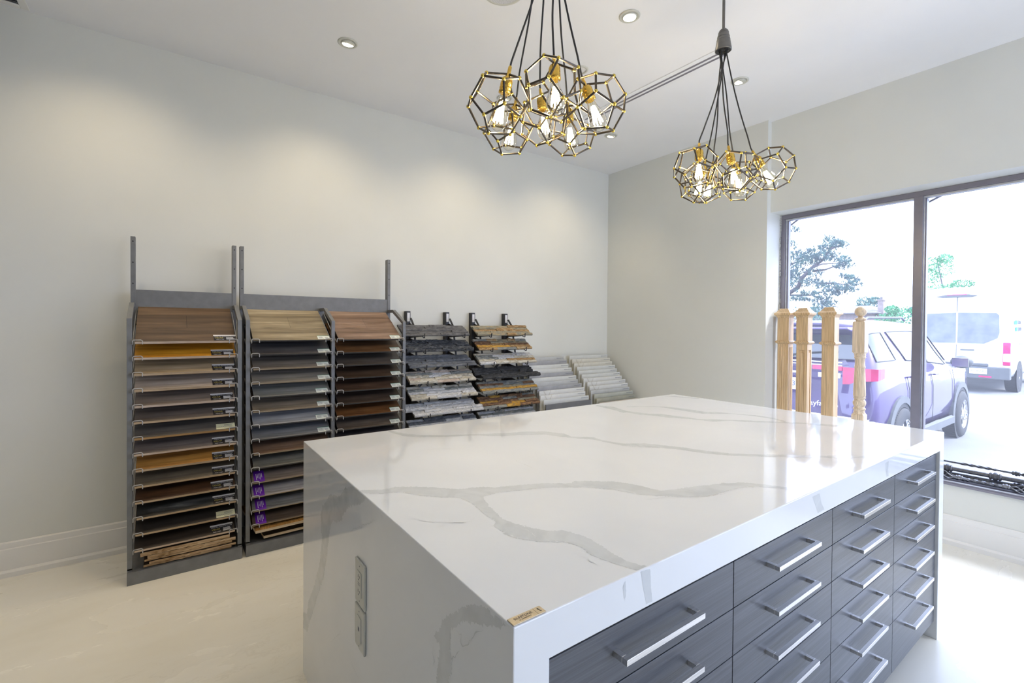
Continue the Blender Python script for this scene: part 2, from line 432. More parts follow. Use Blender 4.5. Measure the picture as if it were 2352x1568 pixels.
t = thing('recessed_spotlight', 'unlit round recessed fitting behind the nearer pendant cluster', 'ceiling light', (-2.27, 2.17, H))
obj('trim_ring', MB().lathe([(.040, -.001), (.042, -.006), (.052, -.006), (.056, 0)], 36, (-2.27, 2.17, H), cap=False), M_plastic, t)
obj('lamp_head', MB().lathe([(.001, -.002), (.036, -.002), (.040, 0)], 32, (-2.27, 2.17, H), cap=False), M_trim, t)
for (x, y) in ((.6, .9), (2.2, .9), (.8, 3.0), (2.4, 3.0)):   # unseen fill spots added for ambient light, without fittings
    d = bpy.data.lights.new('downlight_or_fill_beam', 'SPOT'); d.energy = 3; d.color = (1, .84, .62); d.spot_size = 2.3; d.spot_blend = .8; d.shadow_soft_size = .05
    o = bpy.data.objects.new('downlight_or_fill_beam', d); COL.objects.link(o); o.location = (x, y, H-.03)
t = thing('ceiling_speaker', 'round flush white ceiling speaker at the top edge left of the pendant cords', 'speaker', (-1.966, 1.347, H))
obj('speaker_rim', MB().lathe([(.092, -.006), (.096, -.008), (.108, -.005), (.110, 0)], 48, (-1.966, 1.347, H), cap=False), M_plastic, t)
obj('speaker_grille', MB().lathe([(.001, -.004), (.092, -.006)], 48, (-1.966, 1.347, H), cap=False), flat('speaker_mesh', (.55, .56, .58), .6, sc=400, v=.3), t)
# linear slot diffuser
t = thing('slot_diffuser', 'long linear slot air diffuser running across the ceiling between the pendant clusters', 'air vent', (-2.2, 2.755, H))
obj('diffuser_frame', MB().box(-2.78, -1.62, 2.672, 2.676, H-.006, H).box(-2.78, -1.62, 2.676, 2.712, H-.003, H).box(-2.78, -1.62, 2.732, 2.750, H-.003, H).box(-2.78, -1.62, 2.770, 2.800, H-.003, H), M_ceil, t)
obj('slot', MB().box(-2.78, -1.62, 2.712, 2.732, H-.0025, H-.0005), M_alu, t); obj('slot', MB().box(-2.78, -1.62, 2.750, 2.770, H-.0025, H-.0005), M_alu, t)
# return grille, top left corner
t = thing('return_air_grille', 'white framed return air grille with slats in the top left ceiling corner', 'air vent', (-3.45, -.9, H))
gx0, gx1, gy0, gy1 = -3.600, -3.05, -1.35, -.618
g = MB().box(gx0, gx1, gy1-.035, gy1, H-.008, H).box(gx0, gx1, gy0, gy0+.035, H-.008, H).box(gx0, gx0+.035, gy0+.035, gy1-.035, H-.008, H).box(gx1-.035, gx1, gy0+.035, gy1-.035, H-.008, H)
obj('grille_frame', g, M_trim, t, .003)
g = MB()
for k in range(24):
    x = gx0+.045+k*.0195
    g.prism([(x, gy0+.035, H-.001), (x+.014, gy0+.035, H-.007), (x+.015, gy0+.035, H-.006), (x+.001, gy0+.035, H)], (0, gy1-gy0-.07, 0))
obj('slats', g, flat('slat_grey', (.28, .29, .3), .4), t)
obj('backing', MB().box(gx0+.035, gx1-.035, gy0+.035, gy1-.035, H-.0012, H-.0002), M_black, t)

# ------------------------------------------------------------------ island worktop
IX0, IX1, IY0, IY1, IZ = -1.9675, -.5697, .4177, 2.7808, .9063
L0, L1, ZA = .490, 2.720, .830
wt = thing('quartz_worktop', 'white quartz island worktop with grey veins and waterfall ends', 'countertop', (IX1, IY0, 0))
wm = MB()
wm.prism([(IX0, IY0, 0), (IX0, IY0, IZ), (IX0, IY1, IZ), (IX0, IY1, 0), (IX0, L1, 0), (IX0, L1, ZA), (IX0, L0, ZA), (IX0, L0, 0)], (IX1-IX0, 0, 0))
obj('slab', wm, M_quartz, wt, .0022)
def jag(poly, amp, step, seed, closed=True):
    """subdivide an outline and roughen it"""
    out = []; n = len(poly)
    for i in range(n if closed else n-1):
        a = Vector((*poly[i], 0)); b = Vector((*poly[(i+1) % n], 0)); L = (b-a).length; k = max(1, int(L/step))
        nn = Vector((-(b-a).y, (b-a).x, 0)); nn = nn.normalized() if nn.length else nn
        for j in range(k):
            p = a.lerp(b, j/k)
            h = noise.noise(Vector((p.x*60+seed, p.y*60, seed)))*.9+noise.noise(Vector((p.x*240, p.y*240+seed, 0)))*1.0
            out.append(p + nn*amp*h if j or amp < .0015 else p + nn*amp*h*.4)
    if not closed: out.append(Vector((*poly[-1], 0)))
    return out
def inlay(mb, polys, emb, amp=.004, step=.004, mat=0, seed=0):
    for i, poly in enumerate(polys):
        P = jag(poly, amp, step, seed+i*3.1)
        from mathutils.geometry import tessellate_polygon
        tri = tessellate_polygon([P]); vs = [emb(p.x, p.y) for p in P]
        mb.add(vs, [t_ for t_ in tri], mat)
def hair(mb, lines, emb, wd, mat=0, seed=0):
    for i, ln in enumerate(lines):
        P = jag(ln, .006, .006, seed+i*1.7, False); vs = []; n = len(P)
        for j, p in enumerate(P):
            d = (P[min(j+1, n-1)]-P[max(j-1, 0)]).normalized(); q = Vector((-d.y, d.x, 0)); ww = wd*(.35+abs(noise.noise(Vector((j*.3, i, seed))))*1.6)*min(1, 4*j/n, 4*(n-1-j)/n+.1)
            vs += [emb(*(p+q*ww).xy), emb(*(p-q*ww).xy)]
        mb.add(vs, [(2*j, 2*j+1, 2*j+3, 2*j+2) for j in range(n-1)], mat)
TOPV= [[(-1.2934,0.4194),(-1.2662,0.4671),(-1.2632,0.5132),(-1.2361,0.5576),(-1.1956,0.6028),(-1.1478,0.647),(-1.129,0.7079),(-1.1025,0.7378),(-1.0809,0.8036),(-1.0516,0.8746),(-1.0054,0.9421),(-1.0138,0.9647),(-0.9462,1.0571),(-0.8843,1.0897),(-0.8187,1.1039),(-0.7953,1.1642),(-0.782,1.2243),(-0.7639,1.2701),(-0.7557,1.3047),(-0.7228,1.367),(-0.6832,1.3958),(-0.6315,1.4289),(-0.5745,1.4318),(-0.5573,1.4213),(-0.5565,1.4077),(-0.5768,1.4031),(-0.6227,1.4091),(-0.6711,1.3714),(-0.7016,1.3272),(-0.71,1.2356),(-0.7184,1.1685),(-0.7584,1.1106),(-0.7915,1.0675),(-0.835,1.0293),(-0.8974,1.0029),(-0.9558,0.9528),(-1.012,0.8633),(-1.0352,0.8103),(-1.0461,0.7779),(-1.064,0.7197),(-1.0587,0.6731),(-1.0108,0.6552),(-0.9624,0.6445),(-0.9104,0.633),(-0.8817,0.6395),(-0.8384,0.6571),(-0.8542,0.6466),(-0.804,0.6761),(-0.7804,0.71),(-0.7286,0.7277),(-0.6698,0.7224),(-0.6166,0.7177),(-0.6099,0.7165),(-0.566,0.7335),(-0.5672,0.7098),(-0.6105,0.6912),(-0.6641,0.6771),(-0.7048,0.6866),(-0.7538,0.6597),(-0.7298,0.68),(-0.7624,0.6362),(-0.8017,0.6072),(-0.8467,0.5901),(-0.8063,0.6005),(-0.843,0.5926),(-0.8889,0.5955),(-0.9158,0.6134),(-0.9665,0.6131),(-1.0227,0.6241),(-1.0677,0.6229),(-1.0928,0.6161),(-1.1191,0.5781),(-1.1591,0.543),(-1.216,0.5075),(-1.2353,0.4558),(-1.2602,0.4245)],[(-1.9631,0.7691),(-1.8796,0.7917),(-1.8092,0.8354),(-1.745,0.9307),(-1.7036,1.0223),(-1.6438,1.1419),(-1.6223,1.2242),(-1.5697,1.3153),(-1.4929,1.3535),(-1.4352,1.3425),(-1.3741,1.4097),(-1.3171,1.4038),(-1.2364,1.4322),(-1.1872,1.5048),(-1.128,1.5408),(-1.0745,1.5699),(-0.9876,1.6028),(-0.9085,1.6514),(-0.8448,1.7231),(-0.7952,1.7958),(-0.703,1.9009),(-0.702,1.9107),(-0.6254,2.0147),(-0.5525,2.0083),(-0.5535,1.976),(-0.6147,1.9807),(-0.6871,1.8706),(-0.6928,1.8736),(-0.7802,1.7622),(-0.8301,1.6933),(-0.8926,1.6227),(-0.9657,1.5674),(-1.05,1.5343),(-1.1019,1.5053),(-1.1778,1.4275),(-1.2112,1.4032),(-1.2917,1.3873),(-1.3447,1.3796),(-1.4427,1.3082),(-1.5238,1.2769),(-1.5724,1.1867),(-1.602,1.113),(-1.6833,1.0102),(-1.7158,0.9152),(-1.7731,0.8188),(-1.8321,0.7718),(-1.941,0.7506)],[(-1.9298,2.0109),(-1.8336,2.0425),(-1.7052,2.0025),(-1.7051,2.0026),(-1.6562,2.0165),(-1.587,2.0394),(-1.5503,2.0835),(-1.5047,2.096),(-1.4565,2.103),(-1.4068,2.1245),(-1.3578,2.1257),(-1.3172,2.1766),(-1.2516,2.2448),(-1.2128,2.2864),(-1.0916,2.4029),(-1.0028,2.4883),(-0.895,2.5573),(-0.8878,2.4945),(-0.9872,2.4498),(-1.0787,2.3747),(-1.1936,2.2503),(-1.2426,2.2287),(-1.2767,2.129),(-1.3353,2.1094),(-1.3828,2.0883),(-1.418,2.0661),(-1.4526,2.0347),(-1.5037,2.0212),(-1.5485,2.008),(-1.6032,1.9699),(-1.6783,1.9713),(-1.6791,1.9427),(-1.7814,1.9697),(-1.9188,1.9812)],[(-1.8009,2.1147),(-1.7633,2.1854),(-1.7187,2.2478),(-1.6684,2.3025),(-1.6235,2.3223),(-1.5603,2.3344),(-1.5077,2.3382),(-1.446,2.3459),(-1.419,2.3867),(-1.3478,2.4165),(-1.2526,2.4719),(-1.163,2.4803),(-1.0828,2.4404),(-1.0793,2.4134),(-1.1539,2.442),(-1.2368,2.4407),(-1.3394,2.4015),(-1.3859,2.3313),(-1.4292,2.2775),(-1.4747,2.2669),(-1.5039,2.2705),(-1.5556,2.2657),(-1.6247,2.2626),(-1.6643,2.2683),(-1.7062,2.2315),(-1.7515,2.1708),(-1.7908,2.1029)],[(-1.9461,2.6511),(-1.8958,2.7104),(-1.8392,2.7255),(-1.7353,2.7632),(-1.7457,2.7302),(-1.8216,2.6996),(-1.8856,2.6719),(-1.9292,2.6517)]]
TOPC= [[(-1.0497,0.4384),(-1.0296,0.4589),(-0.997,0.4792),(-0.9741,0.5065),(-0.9499,0.539),(-0.9399,0.558),(-0.948,0.5788)],[(-0.9563,0.4856),(-0.9509,0.5063)],[(-0.9607,0.5145),(-0.9488,0.5384),(-0.94,0.5613)],[(-1.5794,0.7072),(-1.5877,0.7522),(-1.5591,0.809),(-1.5151,0.8826)],[(-1.3075,0.9463),(-1.2357,0.9421),(-1.172,0.9404)],[(-0.8832,0.6372),(-0.8254,0.6437),(-0.7806,0.6374),(-0.7477,0.6374)],[(-0.6803,0.6593),(-0.6536,0.6584),(-0.6281,0.6576)],[(-0.8008,0.9949),(-0.7818,1.0623),(-0.7307,1.1362),(-0.7049,1.2176),(-0.7043,1.2828)]]
SIDEV= [[(-1.298,0.9053),(-1.3338,0.9033),(-1.3658,0.8976),(-1.399,0.8815),(-1.4219,0.8767),(-1.4453,0.8577),(-1.4694,0.8418),(-1.4942,0.829),(-1.5328,0.8212),(-1.587,0.8089),(-1.6152,0.789),(-1.6295,0.773),(-1.674,0.7434),(-1.6969,0.7119),(-1.6964,0.6596),(-1.6805,0.6331),(-1.6956,0.5871),(-1.7187,0.5248),(-1.7839,0.4258),(-1.8818,0.3157),(-1.8992,0.2605),(-1.9640,0.2381),(-1.9640,0.1726),(-1.8985,0.1927),(-1.8461,0.2664),(-1.733,0.4148),(-1.6563,0.5111),(-1.6133,0.6191),(-1.5924,0.6656),(-1.5789,0.7087),(-1.5452,0.7391),(-1.506,0.7451),(-1.4503,0.7713),(-1.4445,0.7874),(-1.3983,0.8233),(-1.3544,0.8473),(-1.2926,0.8682),(-1.2445,0.891),(-1.2372,0.9026)],[(-0.6532,0.8987),(-0.6776,0.8891),(-0.6995,0.8771),(-0.7302,0.8551),(-0.7629,0.8307),(-0.7933,0.8091),(-0.8021,0.7897),(-0.8112,0.7742),(-0.8346,0.753),(-0.8108,0.7464),(-0.8105,0.7207),(-0.8196,0.6937),(-0.82,0.6499),(-0.838,0.45),(-0.80,0.22),(-0.745,0.22),(-0.785,0.45),(-0.7762,0.6779),(-0.7742,0.6956),(-0.7617,0.7284),(-0.7577,0.7513),(-0.7663,0.7567),(-0.7687,0.776),(-0.7625,0.8),(-0.7419,0.815),(-0.726,0.8363),(-0.6991,0.8473),(-0.6666,0.8604),(-0.6168,0.8828),(-0.5893,0.9006)]]
SIDEC= [[(-0.6528,0.8657),(-0.6841,0.8321),(-0.7216,0.794),(-0.7295,0.7976),(-0.7258,0.8136),(-0.7459,0.8109)],[(-0.7293,0.7797),(-0.7577,0.7492),(-0.7617,0.7325)],[(-0.8391,0.7174),(-0.8316,0.7041),(-0.8363,0.6903)],[(-1.1438,0.881),(-1.1837,0.8562),(-1.2523,0.8252),(-1.3178,0.7931),(-1.3785,0.762)],[(-1.452,0.4306),(-1.499,0.3916),(-1.5745,0.3326)],[(-1.3638,0.3937),(-1.3231,0.3922),(-1.2843,0.3847)],[(-1.649,0.2311),(-1.6346,0.2095)]]
FRONTV= [[(0.7118,0.9036),(0.7394,0.9005),(0.7428,0.8594),(0.7476,0.8358),(0.7298,0.8366),(0.7224,0.8626)],[(1.4455,0.8933),(1.4925,0.894),(1.5056,0.8638),(1.5273,0.8392),(1.4824,0.8398),(1.4638,0.8676)],[(2.0302,0.8923),(2.0616,0.893),(2.0593,0.8618),(2.064,0.8403),(2.0417,0.8404)],[(0.6625,0.8919),(0.6698,0.8996),(0.6711,0.8759),(0.6679,0.862)]]
def emb_top(x, y): return (min(max(x, IX0+.003), IX1-.003), min(max(y, IY0+.003), IY1-.003), IZ+.00025)
def emb_side(x, z): return (min(max(x, IX0+.003), IX1-.003), IY0-.00025, min(z, IZ-.003))
def emb_front(y, z): return (IX1+.00025, y, min(max(z, ZA+.003), IZ-.003))
vm = MB()
inlay(vm, TOPV, emb_top, .0045, .0025, 0, 1); inlay(vm, SIDEV, emb_side, .007, .003, 0, 9); inlay(vm, FRONTV, emb_front, .0012, .004, 0, 5)
hair(vm, TOPC, lambda x, y: emb_top(x, y)[:2]+(IZ+.0006,), .0011, 1, 2); hair(vm, SIDEC, lambda x, z: (emb_side(x, z)[0], IY0-.0006, emb_side(x, z)[2]), .001, 0, 4)
obj('grey_veining', vm, [M_vein, M_crack], wt)

# maker's plaque on the corner
pq = thing('brand_plaque', 'small brass SILESTONE plaque on the near corner of the worktop', 'plaque', (-.58, .45, IZ))
obj('plate', MB().box(-.5895, -.5715, .4195, .4835, IZ+.0004, IZ+.0022), flat('champagne_plate', (.50, .43, .32), .38, .7, v=.08, sc=150), pq, .0004)
pl_ = MB(); TM = lambda y, x, z=IZ+.0023: frame_M((x, y, z), (0, 1, 0), (-1, 0, 0))
text_mesh('SILESTONE', .0072, TM(.4455, -.5825), pl_, 0, .0002); text_mesh('by COSENTINO', .0034, TM(.446, -.5768), pl_, 0, .0002)
pl_.box(-.5885, -.5725, .4685, .4688, IZ+.0022, IZ+.0024)
pl_.tube([(-.5853, .4757, IZ+.0023), (-.5838, .4748, IZ+.0023), (-.5815, .4765, IZ+.0023), (-.5790, .4762, IZ+.0023), (-.5772, .4778, IZ+.0023), (-.5762, .4766, IZ+.0023)], [.0008, .0009, .0006, .0006, .0009, .0006], 6)
obj('engraved_lettering', pl_, M_blackp, pq)

# outlet plates on the near end panel
def plate(name, x0, x1, z0, z1, label, kind):
    t = thing(name, label, 'outlet', ((x0+x1)/2, IY0, z0)); y = IY0
    obj('cover_plate', MB().box(x0, x1, y-.0065, y-.0003, z0, z1), M_plastic, t, .0025)
    cx, cz = (x0+x1)/2, (z0+z1)/2; dk = MB()
    obj('insert', MB().box(cx-.0165, cx+.0165, y-.0082, y-.0064, cz-.033, cz+.033), M_plastic, t, .0008)
    if kind:
        for s in (-1, 1):
            dk.box(cx-.007, cx-.005, y-.0086, y-.0081, cz+s*.02-.004, cz+s*.02+.004); dk.box(cx+.005, cx+.007, y-.0086, y-.0081, cz+s*.02-.003, cz+s*.02+.003)
            dk.lathe([(.0022, 0), (.0022, .0004)], 10, M=Matrix.Translation((cx, y-.0082, cz+s*.02-.008)) @ Matrix.Rotation(PI/2, 4, 'X'))
        dk.box(cx-.008, cx+.008, y-.0086, y-.0081, cz-.003, cz-.0022); dk.box(cx-.008, cx+.008, y-.0086, y-.0081, cz+.0022, cz+.003)
    else:
        dk.box(cx-.005, cx+.005, y-.0086, y-.0081, cz-.005, cz+.005)
    for s in (-1, 1): dk.lathe([(.0018, 0), (.0018, .0004)], 10, M=Matrix.Translation((cx, y-.0066, cz+s*.047)) @ Matrix.Rotation(PI/2, 4, 'X'))
    obj('sockets' if kind else 'jack', dk, M_ink, t)
plate('power_outlet', -1.306, -1.228, .603, .722, 'upper white duplex outlet plate on the island end panel', True)
plate('cable_jack_plate', -1.306, -1.230, .482, .597, 'lower white cable jack plate under the outlet on the island', False)

# ------------------------------------------------------------------ drawer cabinets
XD = -.581
YC = [.4915, 1.0605, 1.617, 2.174, 2.7165]
ZR = [.8185, .708, .596, .488, .377, .270, .078]
NM = ['drawer cabinet unit nearest the camera, its lower drawers out of frame', 'second drawer cabinet unit from the camera end of the island', 'third drawer cabinet unit, next to the one at the window end', 'drawer cabinet unit at the window end of the island']
for ci in range(4):
    ya, yb = YC[ci], YC[ci+1]
    c = thing('drawer_cabinet', 'charcoal wood-grain '+NM[ci], 'cabinet', (XD, (ya+yb)/2, 0), 'drawer cabinets in the island')
    obj('carcass', MB().box(-1.25, XD-.019, ya+.0008, yb-.0008, .085, .8285), M_carc, c)
    for k in range(6):
        z1, z0 = ZR[k]-.0012, ZR[k+1]+.0012
        d = obj('drawer', MB().box(XD-.018, XD, ya+.0014, yb-.0014, z0, z1), M_drawer, c, .0009)
        ym, zm = (ya+yb)/2-.004, (z0+z1)/2+.004 if k < 5 else z1-.06
        xb = XD+.033
        h = MB().box(xb-.012, xb, ym-.121, ym+.121, zm-.0055, zm+.0055).box(XD-.0005, xb-.012, ym-.121, ym-.109, zm-.0055, zm+.0055).box(XD-.0005, xb-.012, ym+.109, ym+.121, zm-.0055, zm+.0055)
        obj('handle', h, M_steel, d, .0006)
bk = thing('island_back_panel', 'charcoal panel closing the far side of the island', 'panel', (-1.9, 1.6, 0))
obj('panel', MB().box(-1.90, -1.88, L0+.002, L1-.002, .0, .828), M_drawer, bk)
obj('plinth', MB().box(-1.2, -1.18, L0+.002, L1-.002, .0, .084), M_carc, bk)
obj('inner_shelf', MB().box(-1.88, -1.26, L0+.003, L1-.003, .09, .828), M_carc, bk)

# ------------------------------------------------------------------ flooring racks
RF, RP, RQ = -3.15, -3.445, -3.495      # frame front, rear post front and back
BF, BR, BRISE = -3.122, -3.440, .190    # board front edge, rear edge, rise
Z0, DZ = 1.268, .0838
def side_frame(y0, y1, plinth=True):
    mb = MB(); t = .022
    out = [(RF, .07), (RF, 1.388), (-3.345, 1.478), (RP, 1.478), (RP, 1.456), (-3.350, 1.456), (RF-t, 1.374), (RF-t, .07)]
    mb.prism([(x, y0, z) for x, z in out], (0, y1-y0, 0))
    mb.prism([(x, y0, z) for x, z in [(RF-.004, .07), (RF-.02, .12), (RF-.02, .064), (RF-.004, .064)]], (0, y1-y0, 0))
    mb.box(RF-t, RF, y0, y1, .064, .08)
    return mb
def rear_post(y0, y1):
    mb = MB().box(RQ, RP, y0, y1, .0, 1.858); ym = (y0+y1)/2
    for z in (1.83, 1.59, 1.71): mb.lathe([(.0042, 0), (.0042, .0006)], 10, mat=1 if z != 1.71 else 1, M=frame_M((RP, ym, z), (0, 1, 0), (0, 0, 1)))
    return mb
wire_me = {}
def wire(y, s, z):
    """one shelf wire: runs down the slope and ends in a hook over the board's front edge; s = side the hook reaches to"""
    mb = MB(); r = .0027
    p = [(BR, y, z+BRISE-.022), (BF-.03, y, z-.002), (BF+.004, y, z-.016), (BF+.010, y, z-.004), (BF+.008, y, z+.004), (BF+.006, y+s*.006, z+.008), (BF+.006, y+s*.034, z+.008), (BF+.008, y+s*.040, z+.004), (BF+.010, y+s*.040, z-.014)]
    mb.tube(p, r, 6); return mb
def rack(name, label, y0, frames, posts, bays, lev):
    t = thing(name, label, 'display rack', (RF, y0, 0), 'grey flooring sample racks')
    for a, b_ in frames: obj('side_frame', side_frame(a, b_), M_rack, t, .0012)
    for a, b_ in posts: obj('rear_post', rear_post(a, b_), [M_rack, M_black], t, .001)
    ya, yb = frames[0][0], frames[-1][1]
    obj('header_panel', MB().box(RP-.012, RP-.004, ya+.022, yb-.022, 1.36, 1.556), M_rack, t)
    pb = MB().prism([(x, ya, z) for x, z in [(-3.128, 0), (-3.134, .064), (RQ, .064), (RQ, 0)]], (0, yb-ya, 0))
    obj('plinth', pb, M_rack, t, .0015)
    obj('back_panel', MB().box(RP-.012, RP-.006, ya+.022, yb-.022, .064, 1.36), M_carc, t)
    for (a, b_) in bays:
        first = [None, None]
        for i in range(lev):
            z = Z0-i*DZ
            for q, (y, s) in enumerate(((a-.004, 1), (b_+.004, -1))):
                if first[q] is None: first[q] = obj('wire_hook', wire(y, s, Z0), M_wire, t)
                else:
                    c = first[q].copy(); COL.objects.link(c); c.parent = t; c.location.z = -i*DZ
    return t
R1 = rack('flooring_rack', 'single-bay grey metal flooring sample rack at the left end', -.19, [(-.190, -.168), (.310, .332)], [(-.190, -.168), (.310, .332)], [(-.160, .302)], 14)
R2 = rack('flooring_rack', 'twin-bay grey metal flooring sample rack beside the stone panels', .352, [(.352, .374), (.836, .858), (1.323, 1.345)], [(.352, .374), (1.323, 1.345)], [(.382, .828), (.866, 1.315)], 14)

sl_len = math.hypot(BF-BR, BRISE); SX = Vector((BR-BF, 0, BRISE)).normalized(); SN = Vector((BRISE, 0, BF-BR)).normalized()
if SN.z < 0: SN = -SN
def board(name, y0, y1, i, th, m, me_, label, group, cat='flooring sample', dx=0, ln=None, frm=None):
    z = Z0-i*DZ; o_ = Vector((BF+dx, y0, z)) if frm is None else Vector(frm)
    L = ln or sl_len; mb = MB(); w_ = y1-y0
    P = [o_, o_+SX*L, o_+SX*L-SN*th, o_-SN*th]
    mb.prism(P, (0, w_, 0))
    # faces: top face gets the wood finish, rims the core
    for k in range(len(mb.f)): mb.m[k] = 1
    best = max(range(len(mb.f)), key=lambda k: sum((mb.v[q]-o_).dot(SN) for q in mb.f[k])); mb.m[best] = 0
    o = obj(name, mb, [m, me_], None, 0, loc=o_); tag(o, label, cat, group)
    return o, o_
def card(o, o_, y, w_, h, kind, name='label_tag', off=.004):
    """a card lying on the board near its front edge; y = world left edge"""
    base = Vector((o_.x, y, o_.z))+SX*off+SN*.0008; M = frame_M(base, (0, 1, 0), SX)
    mb = MB()
    def rect(x0, x1, y0, y1, m_, z=0.0): mb.box(x0, x1, y0, y1, z, z+.0007, m_, M)
    if kind == 'black':
        rect(0, w_, 0, h*.8, 0); rect(-.001, w_+.001, h*.8, h, 1)
        text_mesh('Hickory Engineered Flooring' if int(o_.z*1000) % 2 else 'White Oak Engineered Flooring', .0078, M @ Matrix.Translation((w_*.5, h*.68, .001)), mb, 1, .0003)
        text_mesh('VIDAR', .0145, M @ Matrix.Translation((w_*.24, h*.42, .001)), mb, 2, .0003)
        text_mesh('Made in USA', .007, M @ Matrix.Translation((w_*.28, h*.13, .001)), mb, 1, .0003)
        for k in range(5): rect(w_*.56, w_*(.93-.06*(k % 2)-.04*(k == 4)), h*(.12+.085*k), h*(.155+.085*k), 1, .0007)
    elif kind == 'cream':
        rect(0, w_, 0, h*.88, 0); rect(0, w_, h*.88, h, 2)
        text_mesh('VIDAR', .013, M @ Matrix.Translation((w_*.22, h*.3, .001)), mb, 1, .0003)
        for k in range(5): rect(w_*.42, w_*(.9-.07*(k % 2)), h*(.15+.12*k), h*(.18+.12*k), 1, .0007)
    elif kind == 'white':
        rect(0, w_, 0, h*.92, 0); rect(0, w_, h*.92, h, 2)
        for k in range(4): rect(w_*.08, w_*(.5-.1*(k % 2)), h*(.2+.16*k), h*(.23+.16*k), 1, .0007)
        rect(w_*.6, w_*.9, h*.3, h*.34, 1, .0007); rect(w_*.6, w_*.85, h*.5, h*.54, 1, .0007)
    elif kind == 'purple':
        rect(0, w_, 0, h, 0)
        for k in range(5):
            x = w_*(.22+.13*k); a = h*(.18+.09*((k*2) % 3)); rect(x, x+w_*.045, a, h*.74, 1, .0007)
    mats = {'black': [M_blackp, M_white, M_gold], 'cream': [M_cream, M_ink, M_black], 'white': [M_card, M_ink, M_greenl], 'purple': [M_purplel, M_white]}[kind]
    obj(name, mb, mats, o)
raw1 = wood('raw_oak_edge', [(.42, .30, .18), (.52, .39, .25), (.6, .46, .32)], .7, 2)
raw2 = wood('raw_birch_edge', [(.50, .38, .28), (.6, .48, .38), (.68, .56, .46)], .7, 2)
raw3 = wood('amber_core_edge', [(.30, .17, .06), (.42, .25, .1), (.5, .32, .15)], .7, 2)
darke = flat('dark_tray_edge', (.035, .037, .04), .5)
ORD = ['top', 'second', 'third', 'fourth', 'fifth', 'sixth', 'seventh', 'eighth', 'ninth', 'tenth', 'eleventh', 'twelfth', 'thirteenth', 'fourteenth']
A = [  # dark, mid, light, adjective, knots, tag, edge, tag shift
 ((.075, .045, .024), (.12, .073, .04), (.17, .108, .06), 'walnut brown three-plank', 0, 'black', raw2, 0),
 ((.36, .15, .01), (.50, .23, .016), (.60, .31, .03), 'golden yellow', 0, 'black', raw2, -.012),
 ((.26, .20, .12), (.36, .28, .18), (.44, .35, .24), 'light tan', 0, 'black', raw1, -.006),
 ((.30, .25, .20), (.40, .34, .29), (.48, .42, .36), 'pale beige', 0, 'black', raw1, -.006),
 ((.15, .12, .10), (.21, .17, .14), (.26, .215, .18), 'taupe', 0, 'black', raw2, -.014),
 ((.085, .07, .06), (.12, .098, .085), (.15, .125, .11), 'dark taupe', 0, 'black', raw1, -.003),
 ((.075, .07, .065), (.11, .10, .092), (.14, .13, .118), 'slate brown', 0, 'cream', raw3, 0),
 ((.10, .085, .08), (.145, .125, .118), (.18, .158, .148), 'grey-brown', 0, 'black', raw2, -.006),
 ((.30, .14, .03), (.42, .21, .05), (.50, .28, .08), 'golden amber', 0, 'black', raw1, -.006),
 ((.09, .075, .055), (.125, .105, .08), (.16, .135, .105), 'olive brown', 0, 'black', raw1, -.006),
 ((.035, .015, .008), (.075, .035, .016), (.13, .065, .03), 'dark walnut wavy-grained', .6, 'black', raw1, -.012),
 ((.012, .014, .016), (.035, .038, .04), (.12, .125, .125), 'black wire-brushed streaky', 0, 'black', raw1, -.003),
 ((.014, .012, .012), (.022, .019, .019), (.032, .028, .027), 'near-black', 0, 'cream', raw1, 0),
 ((.018, .013, .011), (.03, .022, .018), (.045, .034, .028), 'espresso', 0, 'black', raw2, -.015)]
for i, (d, m_, l, adj, kn, tg, ed, sh) in enumerate(A):
    wm_ = wood('wood_finish', [d, m_, l], .38, 1, knots=kn, plank=.118 if i == 0 else .155, contrast=1.5 if i == 11 else 1)
    o, o_ = board('flooring_sample', -.156+random.uniform(-.004, .008), .298+random.uniform(-.004, .002), i, .0145, wm_, ed, f'{adj} wood flooring board on the {ORD[i]} tier of the left rack', 'flooring boards on the left rack')
    if tg == 'black': card(o, o_, .186+sh+.006, .108, .056, 'black')
    else: card(o, o_, .204, .092, .05, 'cream')
Bc = [
 ((.20, .155, .09), (.31, .25, .155), (.42, .35, .235), 'straw-coloured knotty', .35, 'white'),
 ((.055, .052, .055), (.085, .08, .082), (.12, .112, .115), 'charcoal grey', .3, 'white'),
 ((.11, .095, .08), (.165, .145, .125), (.22, .195, .17), 'smoky grey-brown', .3, 'white'),
 ((.16, .145, .125), (.22, .205, .18), (.28, .265, .235), 'driftwood', .3, 'white'),
 ((.15, .155, .145), (.205, .21, .20), (.25, .255, .245), 'cool grey-green', 0, 'white'),
 ((.14, .115, .085), (.20, .165, .125), (.25, .21, .165), 'ash brown', 0, 'white'),
 ((.24, .25, .27), (.34, .35, .37), (.43, .44, .455), 'silver grey knotty', .5, 'white'),
 ((.14, .145, .155), (.20, .205, .215), (.26, .265, .275), 'mid grey knotty', .4, 'white'),
 ((.12, .07, .045), (.19, .12, .08), (.25, .17, .12), 'chestnut brown', .2, None),
 ((.13, .13, .115), (.18, .18, .16), (.22, .22, .20), 'sage grey', 0, None),
 ((.15, .12, .10), (.21, .17, .145), (.26, .22, .19), 'weathered taupe', .2, 'purple'),
 ((.25, .24, .25), (.36, .35, .36), (.46, .45, .455), 'whitewashed grey', .6, 'purple'),
 ((.12, .125, .13), (.19, .195, .20), (.26, .265, .27), 'storm grey knotted', .6, 'purple'),
 ((.06, .043, .034), (.095, .07, .055), (.13, .10, .08), 'dark cocoa', 0, 'purple')]
thin_e = wood('laminate_edge', [(.26, .2, .13), (.34, .27, .18), (.4, .33, .24)], .6, 2)
